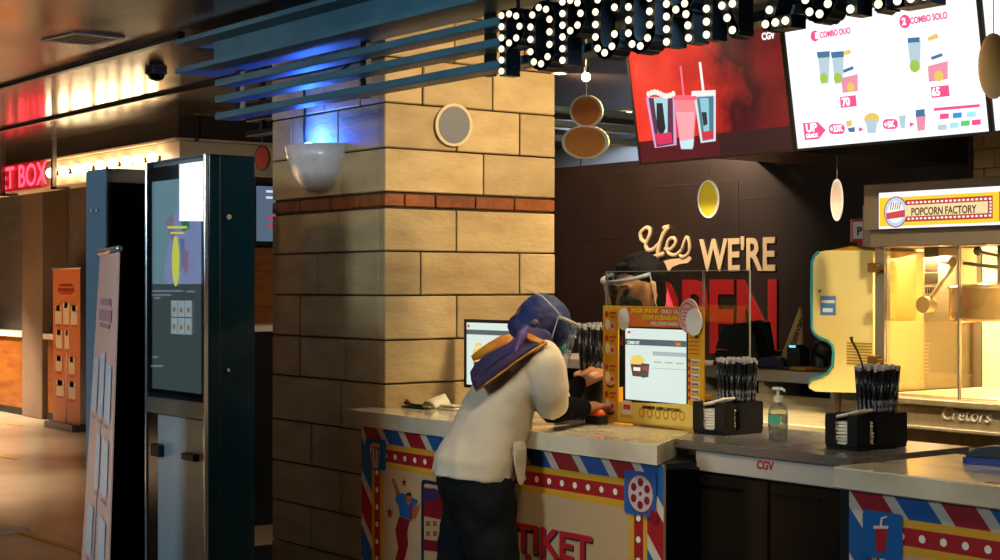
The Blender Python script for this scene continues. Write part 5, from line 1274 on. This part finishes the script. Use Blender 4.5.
# ================================================================ people
M_skin = mat('skin_brown', '9A6440', .5, sss=.05); M_skin2 = mat('skin_tan', 'BC8460', .5, sss=.05)
class Fig:
    def __init__(s, o, yaw):        # local: f forward, r right, z up (world z)
        s.o = Vector(o); s.R = Vector((math.cos(yaw), math.sin(yaw), 0)); s.F = Vector((-math.sin(yaw), math.cos(yaw), 0))
    def p(s, f, r, z): return Vector((s.o.x, s.o.y, 0)) + s.F*f + s.R*r + Vector((0,0,z))
    def ring(s, f, z, hd, hw, r=0, n=20, tilt=0.0, e=1.0):
        out = []
        for k in range(n):
            a = 2*math.pi*k/n; c_, s_ = math.cos(a), math.sin(a)
            c_ = math.copysign(abs(c_)**e, c_); s_ = math.copysign(abs(s_)**e, s_)
            out.append(s.p(f+hd*s_, r+hw*c_, z+tilt*s_*hd))
        return out
def hand(mb, wrist, d, up, L=.18, curl=.35, side=1, spread=.06, claw=0.0):
    """palm, four unequal fingers bent at the knuckles and a thumb from the side of the palm"""
    d = d.normalized(); sd = d.cross(up).normalized()*side; up = sd.cross(d)*side; up.normalize()
    pl = L*.52; w_ = .036
    for k in range(4):
        o_ = (k-1.5)/1.5
        mb.cap(wrist+sd*o_*w_*.45, .014, wrist+d*pl+sd*o_*w_*.85, .0115)
    mb.cap(wrist, .022, wrist+d*pl*.8, .018)
    for k, ln in enumerate((.86, 1.0, .93, .72)):
        o_ = (k-1.5)/1.5; b = wrist+d*pl+sd*o_*w_*.85; fl = L*.46*ln; cur = b; ang = claw
        for j, (fr_, r0, r1) in enumerate(((.45,.0095,.0088),(.30,.0088,.008),(.25,.008,.0065))):
            ang += curl*(1.0 if j else .7)
            dd = (d*math.cos(ang)-up*math.sin(ang)+sd*o_*spread).normalized(); nx = cur+dd*fl*fr_
            mb.cap(cur, r0, nx, r1, 8); cur = nx
    b = wrist+d*pl*.22-sd*w_*.75; t1 = b+(d*.55-sd*.75-up*.25).normalized()*.035; t2 = t1+(d*.85-sd*.35-up*.3).normalized()*.028; t3 = t2+(d*.95-sd*.1-up*.3).normalized()*.022
    mb.cap(b, .014, t1, .0115, 8); mb.cap(t1, .0115, t2, .010, 8); mb.cap(t2, .010, t3, .008, 8)

# ---------------- customer leaning on the counter
O = P(479, 300, 5.46); A = Fig(O, -math.radians(25))
W = thing('person', 'person in a cream shirt and colourful headscarf leaning forward on the marble counter', 'person', (O.x, O.y, 0))
sk = MB()
torso = [(.0,.80,.10,.15),(-.01,.88,.115,.165),(.02,.97,.10,.14),(.05,1.05,.095,.13),(.085,1.13,.09,.135),(.12,1.19,.085,.135),(.155,1.235,.065,.10),(.165,1.26,.045,.06)]
sk.loft([A.ring(f, z, hd, hw) for f, z, hd, hw in torso], True)
hc = A.p(.205, .0, 1.36)
sk.cap(A.p(.155,0,1.24), .052, A.p(.195,0,1.33), .05)
sk.ball(hc, .088, 18, 12, (.82,.98,1.12)); 
fdir = (A.F*.93 - Vector((0,0,.36))).normalized(); fup = A.R.cross(fdir).normalized()
sk.cap(hc+fdir*.03-fup*.07, .05, hc+fdir*.06-fup*.085, .035)      # jaw
sk.cap(hc+fdir*.085+fup*.005, .014, hc+fdir*.108-fup*.03, .013)    # nose
sk.cap(hc+fdir*.09-fup*.055-A.R*.018, .009, hc+fdir*.09-fup*.055+A.R*.018, .009)
rs, re = A.p(.19,.165,1.235), A.p(.205,.165,1.062)
ls, le = A.p(.20,-.16,1.235), A.p(.34,-.16,1.07)
rw = P(585, 408, 5.66); lw = P(579, 383, 5.80)
re = P(552, 409, 5.42); le = P(560, 408, 5.72)
for s_, e_, w_ in ((rs,re,rw),(ls,le,lw)):
    sk.cap(s_, .040, e_, .034); sk.cap(e_, .034, w_, .025)
up = Vector((0,0,1))
hand(sk, rw, (P(603, 404, 5.78)-rw), up, .17, .30, 1)
hand(sk, lw, (P(598, 372, 5.86)-lw), (up+Vector((.5,-.5,0))), .19, .42, 1, claw=.1)
for sg, f0, f1 in ((1,.05,.03),(-1,-.05,-.07)):
    sk.cap(A.p(0,sg*.085,.84), .085, A.p(f0,sg*.095,.46), .058); sk.cap(A.p(f0,sg*.095,.46), .054, A.p(f1-.03,sg*.1,.09), .035); sk.cap(A.p(f1-.05,sg*.1,.035), .034, A.p(f1+.13,sg*.11,.025), .025)
body = sk.build('body', M_skin, W); remesh(body, .0055, 3)
# shirt
sh = MB()
prof = [(-.022,.838,.142,.182,-.05),(-.012,.90,.142,.180,-.03),(.022,.96,.137,.168,0),(.048,1.03,.130,.158,0),(.072,1.10,.122,.165,0),(.108,1.17,.112,.176,0),(.148,1.23,.096,.172,0),(.172,1.272,.066,.125,0),(.178,1.292,.045,.07,0)]
sh.loft([A.ring(f, z, hd, hw, tilt=-.10, n=28) for f, z, hd, hw, tl in prof], True)
for s_, e_ in ((rs, re), (ls, le)):
    m1 = s_.lerp(e_, .5)+Vector((0,0,.0)); sh.cap(s_+(A.R*(-.03 if s_ is rs else .03)), .080, m1, .073); sh.cap(m1, .070, e_+(s_-e_)*.14, .061)
shirt = sh.build('shirt', mat('shirt_cream', 'DCCDB2', .8, bump=.25, bscale=9, c2='D0C0A4', scale=3), W); remesh(shirt, .007, 7, (.018, .10))
# shirt tail with side slit
m = MB(); n_ = 7
outl = [((509,441),(523,437)), ((511,449),(527,446)), ((513,457),(527,455)), ((514,465),(526.5,464)), ((516,473),(525.5,473)), ((517,480),(524.5,481)), ((519,485),(523,486))]
rT = []
for k, (a_, b_) in enumerate(outl):
    p0_, p1_ = P(*a_, 5.33), P(*b_, 5.40); nd = Vector((-VX, -VY, 0)); mid = (p0_+p1_)/2+nd*.018*math.sin(k*1.1+.6)
    rT.append([p0_+nd*.004, mid+nd*.010, p1_+nd*.004, p1_-nd*.008, mid-nd*.002, p0_-nd*.008])
m.loft(rT, True, True); m.build('shirt_tail', MATS['shirt_cream'], W, subsurf=2)
m = MB(); m.tube([P(513,440,5.315), P(512.5,452,5.31)], .0022, 6); m.build('slit_seam', mat('seam_gold', 'A88A50', .6), W)
m = MB(); m.ball(re+A.R*.0+Vector((0,0,.0))+(A.R*.052-A.F*.03)+Vector((0,0,.012)), .011, 12, 8); m.build('sleeve_button', mat('button_dark', '2A2018', .4), W)
m = MB(); u_ = P(507.5, 404, 5.3); 
# black forearm sleeves
sl = MB()
for e_, w_ in ((re, rw), (le, lw)):
    sl.cap(e_+(w_-e_)*.02, .050, e_.lerp(w_,.5), .042); sl.cap(e_.lerp(w_,.5), .042, e_+(w_-e_)*.93, .033)
o = sl.build('black_sleeves', mat('black_knit', '030304', .95, spec=.08, bump=.2, bscale=40), W); remesh(o, .006, 3, (.006, .04))
# trousers
tr = MB()
tr.loft([A.ring(f, z, hd, hw) for f, z, hd, hw in ((-.005,.70,.10,.14),(-.012,.78,.128,.168),(-.014,.85,.130,.172),(.0,.93,.115,.155))], True)
for sg, f0, f1 in ((1,.05,.03),(-1,-.055,-.075)):
    tr.cap(A.p(.0,sg*.082,.80), .108, A.p(f0,sg*.095,.46), .084); tr.cap(A.p(f0,sg*.095,.46), .082, A.p(f1-.03,sg*.1,.13), .072)
o = tr.build('trousers', mat('trouser_charcoal', '0E1011', .85, bump=.35, bscale=7, c2='17191A', scale=4, spec=.2), W); remesh(o, .009, 6, (.026, .09))
for sg, f1 in ((1,.03),(-1,-.07)):
    m = MB(); m.cap(A.p(f1-.06,sg*.1,.042), .040, A.p(f1+.13,sg*.11,.032), .030); o = m.build('shoe', mat('shoe_dark', '18181A', .5), W); remesh(o, .006, 3)
# headscarf
hj = MB()
hj.ball(hc+fup*.008+fdir*.016, .103, 24, 18, (.92,1.0,1.06))
hj.ball(hc-fdir*.034-fup*.022, .062, 18, 12)
hj.cap(P(524,334,5.40), .03, P(544,338,5.385), .028)

hj.cap(hc-fup*.05-fdir*.022, .060, A.p(.165,0,1.275), .070)
hj.cap(hc-fup*.075+fdir*.02-A.R*.02, .062, A.p(.20,0,1.27), .055)
hj.cap(P(528,337,5.40), .045, P(542,346,5.385), .042)
M_sc = mat('scarf_print', '1A2E62', .7, c2='3A1E3C', scale=5, detail=3, bump=.5, bscale=14, ramp=(.42,.62))
o = hj.build('headscarf', M_sc, W); remesh(o, .0045, 6, (.013, .045))
# opening of the scarf over the face is covered by the mask; bands of scarf fabric
m = MB()
def band(pts, ws, th, mi):
    m.mi = mi; rings = []
    for i, p in enumerate(pts):
        t_ = (pts[min(i+1,len(pts)-1)]-pts[max(i-1,0)]).normalized(); nr = (p-hc); nr = (nr-t_*nr.dot(t_)).normalized(); b_ = t_.cross(nr)
        rings.append([p+b_*ws[i]*math.cos(2*math.pi*k/10)+nr*th*math.sin(2*math.pi*k/10) for k in range(10)])
    m.loft(rings, True)
# tails: long purple tail falling down the back with orange hem
back = lambda f, z, off=0: A.p(f, off, z)
kn = P(519, 340, 5.40)
tail = [(P(524,338,5.42),.035),(P(512,350,5.36),.055),(P(500,362,5.33),.062),(P(490,374,5.32),.058),(P(481,384,5.33),.036),(P(476,392,5.34),.010)]
def ribbon(pts, wdir, th, mat_, name, hem=None, sub=1):
    mb = MB(); rings = []; wd = wdir.normalized()
    for i, (p, w_) in enumerate(pts):
        t_ = (pts[min(i+1,len(pts)-1)][0]-pts[max(i-1,0)][0]).normalized(); b_ = (wd-t_*wd.dot(t_)).normalized(); n_ = t_.cross(b_)
        r_ = []
        for k in range(12):
            a_ = 2*math.pi*k/12; r_.append(p+b_*w_*math.cos(a_)+n_*(th+.006*math.sin(i*2+k))*math.sin(a_))
        rings.append(r_)
    mb.loft(rings, True); ob = mb.build(name, mat_, W, subsurf=sub)
    if hem:
        mh = MB(); mh.tube([r_[hem-1] for r_ in rings], .004, 6); mh.build('hem', mat('scarf_orange', 'D08018', .6), ob)
    return ob
lat = Vector((RX, RY, 0))
wd1 = (lat*.62+Vector((0,0,.78)))
M_pu = mat('scarf_purple', '4A2A50', .7, c2='1E2040', scale=9, bump=.3, bscale=16, ramp=(.4,.6)); M_or = mat('scarf_orange', 'D89420', .6, c2='B06812', scale=14, bump=.3, bscale=20)
def drape(left, right, dl, dr, mat_, name, bulge=.012, hem=False):
    mb = MB(); rings = []; nd = Vector((-VX, -VY, 0)); n_ = len(left); edge = []
    for k in range(n_):
        a_, b_ = P(*left[k], dl[k]), P(*right[k], dr[k]); row = []
        for q in range(5):
            f_ = q/4; row.append(a_.lerp(b_, f_)+nd*(bulge*math.sin(math.pi*f_)+.005*math.sin(f_*9+k*1.3)))
        edge.append(row[-1]); rings.append(row+[p-nd*.006 for p in reversed(row)])
    mb.loft(rings, True, True); ob = mb.build(name, mat_, W)
    if hem: mh = MB(); mh.tube(edge, .0035, 6); mh.build('hem', MATS['scarf_orange'], ob)
    return ob
M_or = mat('scarf_orange', 'D89420', .6, c2='B06812', scale=14, bump=.3, bscale=20)
drape([(510,334),(500,336),(488,343),(478,350),(471,356)], [(517,342),(504,347),(491,353),(481,359),(473,361)], [5.36,5.35,5.34,5.35,5.36], [5.34,5.33,5.325,5.34,5.355], M_or, 'scarf_tail', .006)
drape([(515,337),(500,346),(486,355),(475,364),(470,372),(471,380)], [(530,341),(514,351),(499,361),(486,371),(476,379),(472,383)], [5.35,5.34,5.33,5.34,5.35,5.345], [5.29,5.275,5.27,5.285,5.31,5.33], M_sc, 'scarf_tail', .010)
drape([(522,339),(509,349),(494,361),(481,371),(472,377),(472,384)], [(547,342),(533,350),(517,361),(501,373),(486,384),(476,391)], [5.31,5.29,5.285,5.30,5.325,5.335], [5.30,5.275,5.255,5.26,5.28,5.30], M_pu, 'scarf_tail', .012, True)
drape([(524,331),(533,335),(541,339),(547,342)], [(522,338),(531,341.5),(540,344.5),(548,345)], [5.315,5.305,5.305,5.32], [5.30,5.29,5.285,5.30], M_or, 'scarf_band', .003)
kb = MB(); kb.ball(P(522,336,5.30), .018, 12, 8, (1,1,1.2)); kb.cap(P(522,335,5.29), .016, P(516,350,5.27), .010); kb.cap(P(522,334,5.295), .014, P(527,329,5.30), .009); o = kb.build('scarf_knot', mat('scarf_violet', '6A4C88', .7, bump=.3, bscale=20), W); remesh(o, .004, 3, (.008, .03))
m = MB(); c_ = P(535.5, 323, 5.40); 
# hair bun scrunchie-like round button on the scarf
q_ = P(535, 323, 5.395); m.ball(q_, .013, 14, 8); m.build('scarf_pin', mat('pin_grey', '5A4A50', .4), W)
# teal mask
mk = MB(); mk.ball(hc+fdir*.075-fup*.050, .052, 16, 10, (1,1,1.05)); mk.cap(hc+fdir*.055-fup*.06+A.R*.045, .025, hc+fdir*.085-fup*.045, .035)
o = mk.build('face_mask', mat('mask_teal', '3E9080', .7, bump=.2, bscale=30), W); remesh(o, .005, 3)
# face shield: curved clear sheet, foam band, strap
m = MB(); V = []
nu, nv = 13, 6
for i in range(nu):
    th = math.radians(-80+160*i/(nu-1))
    for j in range(nv):
        v = j/(nv-1); r_ = .128+.006*v
        c_ = hc+fup*(.048-.20*v)+fdir*(.012+.01*v)
        V.append(c_+fdir*math.cos(th)*r_+A.R*math.sin(th)*r_*.86)
m.add(V, [(i*nv+j, (i+1)*nv+j, (i+1)*nv+j+1, i*nv+j+1) for i in range(nu-1) for j in range(nv-1)], True)
o = m.build('face_shield', clearmat('shield_clear', 'F4F2EC', .07, .06), W)
m = MB(); m.tube([V[i*nv] for i in range(nu)], .006, 8); m.tube([V[i*nv+1] for i in range(3, nu-3)], .003, 6); m.build('shield_foam', mat('foam_pale', 'B8ACA0', .6), W)
m = MB()
for side in (0, nu-1):
    m.tube([V[side*nv+j] for j in range(nv)], .002, 6)
m.tube([V[(nu-1)*nv], hc+A.R*.112+fup*.055+fdir*.04, hc+A.R*.105+fup*.075+fdir*.0, hc+A.R*.085+fup*.095-fdir*.04, hc+A.R*.03+fup*.10-fdir*.085], .0022, 6)
m.build('strap', mat('strap_pale', 'C8BCA8', .5), W)

# ---------------- employee behind the acrylic
O2 = P(652, 300, 6.45); B_f = Fig(O2, math.radians(90+37+38))     # faces camera-left and toward the counter
lat3 = Vector((RX,RY,0)); viewd = Vector((VX,VY,0))
fwd = (-lat3*.80 - viewd*.60).normalized(); rgt = fwd.cross(Vector((0,0,1))).normalized()
B_f.F = fwd; B_f.R = rgt
E = thing('person', 'person in dark clothes, pink collar, black mask and face shield behind the acrylic guard', 'person', (O2.x, O2.y, 0))
sk = MB()
sk.loft([B_f.ring(f, z, hd, hw) for f, z, hd, hw in ((0,.80,.10,.15),(0,.95,.09,.135),(0,1.10,.10,.15),(.01,1.22,.09,.16),(.02,1.29,.06,.10))], True)
hc2 = P(637, 288, 6.36)
sk.cap(B_f.p(.02,0,1.27), .055, hc2-Vector((0,0,.07)), .05)
f2 = (fwd*.95-Vector((0,0,.26))).normalized(); u2 = rgt.cross(f2).normalized()
sk.ball(hc2, .10, 20, 14, (.84,.90,1.12)); sk.cap(hc2+f2*.03-u2*.075, .05, hc2+f2*.055-u2*.09, .033)
sk.cap(hc2+f2*.085+u2*.0, .013, hc2+f2*.112-u2*.035, .014); 
for sg in (-1, 1):
    sk.cap(hc2+rgt*sg*.086+u2*.015-f2*.01, .014, hc2+rgt*sg*.088-u2*.025-f2*.005, .012)   # ears
    sk.cap(hc2+f2*.086+rgt*sg*.018+u2*.028, .010, hc2+f2*.082+rgt*sg*.045+u2*.026, .009)   # brow
for sg in (-1,1):
    s_ = B_f.p(.0,sg*.17,1.23); e_ = B_f.p(.0,sg*.22,1.0); w_ = B_f.p(.16,sg*.10,1.08)
    sk.cap(s_, .048, e_, .04); sk.cap(e_, .038, w_, .027); hand(sk, w_, -rgt*sg*.8+fwd*.3-Vector((0,0,.1)), Vector((0,0,1)), .18, .3, sg)
    sk.cap(B_f.p(0,sg*.09,.82), .085, B_f.p(0,sg*.1,.46), .06); sk.cap(B_f.p(0,sg*.1,.46), .055, B_f.p(-.02,sg*.11,.08), .036); sk.cap(B_f.p(-.03,sg*.11,.035), .034, B_f.p(.14,sg*.13,.025), .026)
o = sk.build('body', M_skin2, E); remesh(o, .0055, 3)
m = MB()
for sg in (-1,1): m.ball(hc2+f2*.088+rgt*sg*.031+u2*.008, .012, 12, 8); 
m.build('eyes', mat('eye_dark', '1A1210', .2), E)
m = MB()
for sg in (-1,1): m.cap(hc2+f2*.095+rgt*sg*.015+u2*.032, .004, hc2+f2*.088+rgt*sg*.05+u2*.032, .0035)
m.build('eyebrows', mat('hair_black', '060505', .75, bump=.4, bscale=60, spec=.2), E)
hr = MB(); hr.ball(hc2+u2*.038-f2*.034, .102, 20, 14, (.94,.96,1.0)); hr.cap(hc2-f2*.06, .075, hc2-f2*.07-u2*.07, .055); hr.cap(hc2+f2*.035+u2*.090-rgt*.03, .026, hc2+f2*.035+u2*.090+rgt*.03, .024)
o = hr.build('hair', MATS['hair_black'], E); remesh(o, .006, 4, (.012, .03))
mk = MB(); mk.ball(hc2+f2*.068-u2*.052, .058, 16, 10, (1,1,1.02)); mk.cap(hc2+f2*.06-u2*.05-rgt*.04, .03, hc2+f2*.06-u2*.05+rgt*.04, .03)
o = mk.build('face_mask', mat('mask_black', '101012', .7), E); remesh(o, .005, 3)
js = MB(); js.loft([B_f.ring(f, z, hd, hw) for f, z, hd, hw in ((0,.76,.125,.17),(0,.95,.115,.16),(0,1.10,.12,.175),(.01,1.22,.108,.18),(.02,1.29,.075,.12))], True)
for sg in (-1,1):
    s_ = B_f.p(.0,sg*.165,1.23); e_ = B_f.p(.0,sg*.22,1.0); w_ = B_f.p(.14,sg*.11,1.075); js.cap(s_, .062, e_, .054); js.cap(e_, .052, w_, .038)
o = js.build('shirt', mat('shirt_dark', '121216', .8, bump=.3, bscale=10), E); remesh(o, .008, 5, (.014, .09))
m = MB(); pp_ = [B_f.ring(.005+.0, z, hd, hw, n=20) for z, hd, hw in ((1.255,.112,.155),(1.30,.10,.125),(1.345,.085,.10))]
m.loft(pp_, False); o = m.build('collar', mat('collar_pink', 'B8284C', .7), E, subsurf=1); md = o.modifiers.new('s','SOLIDIFY'); md.thickness = .012
m = MB(); m.cap(P(661,290,6.50), .028, P(667,309,6.46), .030); m.cap(P(656,279,6.53), .016, P(661,290,6.50), .027); o = m.build('collar', MATS['collar_pink'], E); remesh(o, .006, 3)
tr = MB(); tr.loft([B_f.ring(f, z, hd, hw) for f, z, hd, hw in ((0,.70,.10,.14),(0,.80,.12,.165),(0,.9,.11,.15))], True)
for sg in (-1,1): tr.cap(B_f.p(0,sg*.085,.80), .10, B_f.p(0,sg*.1,.46), .08); tr.cap(B_f.p(0,sg*.1,.46), .078, B_f.p(-.02,sg*.11,.13), .065)
o = tr.build('trousers', mat('trouser_black', '0E0E10', .8), E); remesh(o, .010, 5)
for sg in (-1,1):
    m = MB(); m.cap(B_f.p(-.04,sg*.11,.042), .040, B_f.p(.14,sg*.13,.032), .030); o = m.build('shoe', MATS['shoe_dark'], E); remesh(o, .006, 3)
m = MB(); V = []
for i in range(nu):
    th = math.radians(-85+170*i/(nu-1))
    for j in range(nv):
        v = j/(nv-1); r_ = .135; c_ = hc2+u2*(.062-.21*v)+f2*.006
        V.append(c_+f2*math.cos(th)*r_+rgt*math.sin(th)*r_*.84)
m.add(V, [(i*nv+j, (i+1)*nv+j, (i+1)*nv+j+1, i*nv+j+1) for i in range(nu-1) for j in range(nv-1)], True)
m.build('face_shield', clearmat('shield_clear'), E)
m = MB(); m.tube([V[i*nv] for i in range(nu)], .008, 8); m.build('shield_foam', mat('foam_grey', '9A9AA0', .5), E)
m = MB()
for side in (0, nu-1): m.tube([V[side*nv+j] for j in range(nv)], .0022, 6)
m.build('shield_edge', MATS['strap_pale'], E)

# ================================================================ lights (ceiling lamps of the place and some added ones)
def spot(_, py_xy, e, col, ang, tgt, lb, z=None, blend=.6, size=.05):
    z = ZC if z is None else z
    x, y = py_xy; downlight(x, y, z, lb=lb)
    lamp('SPOT', (x, y, z-.04), e, col, size, tgt, ang, blend, name='downlight_beam')
WARM = (1, .72, .40); WARM2 = (1, .86, .68)
spot(0, (-3.9, 4.25), 200, (1,.79,.46), 100, (-5.3, 3.95, 1.3), 'ceiling downlight over the employee side of the counter', KC, size=.15)
spot(0, (-3.1, 2.8), 135, (1,.84,.60), 50, (-4.05, 3.5, .95), 'ceiling downlight in front of the counter near the marquee letters', size=.25)
spot(0, (-1.9, 2.6), 60, (1,.84,.62), 80, (-2.5, 3.4, .7), 'ceiling downlight in front of the right counter', size=.15)
spot(0, (-3.3, 4.1), 210, (1,.84,.60), 100, (-3.9, 5.4, .9), 'ceiling downlight over the steel service unit', KC)
spot(0, (-5.2, 4.7), 150, (1,.84,.60), 110, (-5.3, 5.7, 1.1), 'ceiling downlight over the inner counter', KC)
spot(0, (-7.6, 6.2), 260, (1,.66,.44), 110, (-7.8, 7.2, 2.1), 'ceiling downlight washing the back wall', KC)
spot(0, (-9.0, 8.0), 80, (.75,.86,1.0), 150, (-10.0, 8.8, 2.4), 'added ceiling lamp that brightens the far grey wall', KC)  # lamp added so the wall above the kitchen reads lit
spot(0, (-5.9, 1.7), 14, (1,.74,.58), 60, (-5.9, 3.5, 2.2), 'ceiling downlight aimed at the top of the pillar', blend=1)
spot(0, (-3.6, 1.2), 38, (.62,.85,1.0), 60, (-4.6, 3.0, 2.45), 'added cool ceiling lamp that brightens the blue beam')  # lamp added to lift the beam and slats, no such source known
for i_, (x, y) in enumerate(((-12.5, 2.2), (-15.5, 3.4), (-13.6, 0.9), (-18.5, 5.2))):
    spot(0, (x, y), 1100, WARM2, 105, (x, y, 0), ['ceiling downlight over the middle of the hall floor', 'ceiling downlight over the far hall floor', 'ceiling downlight over the near hall floor', 'ceiling downlight before the ticket counters'][i_])
lamp('AREA', (-12.0, -.40, 2.28), 2.4, (.72,.9,1.0), .22, target=(-5.6, 2.75, 1.9), sy=.5, name='lobby_panel_light')
lamp('AREA', (-3.9, -1.3, 2.45), 90, (.62,.83,1.0), .7, target=(-5.8, 2.6, 1.0), sy=.7, name='lobby_light')
# lettering becomes real mesh
bpy.context.view_layer.update()
dg = bpy.context.evaluated_depsgraph_get()
for o in [o for o in bpy.data.objects if o.type == 'FONT']:
    me = bpy.data.meshes.new_from_object(o.evaluated_get(dg)); nm = o.name; par = o.parent; ml = o.matrix_local.copy()
    bpy.data.objects.remove(o); n_ = bpy.data.objects.new(nm, me); COL.objects.link(n_); n_.parent = par; n_.matrix_local = ml
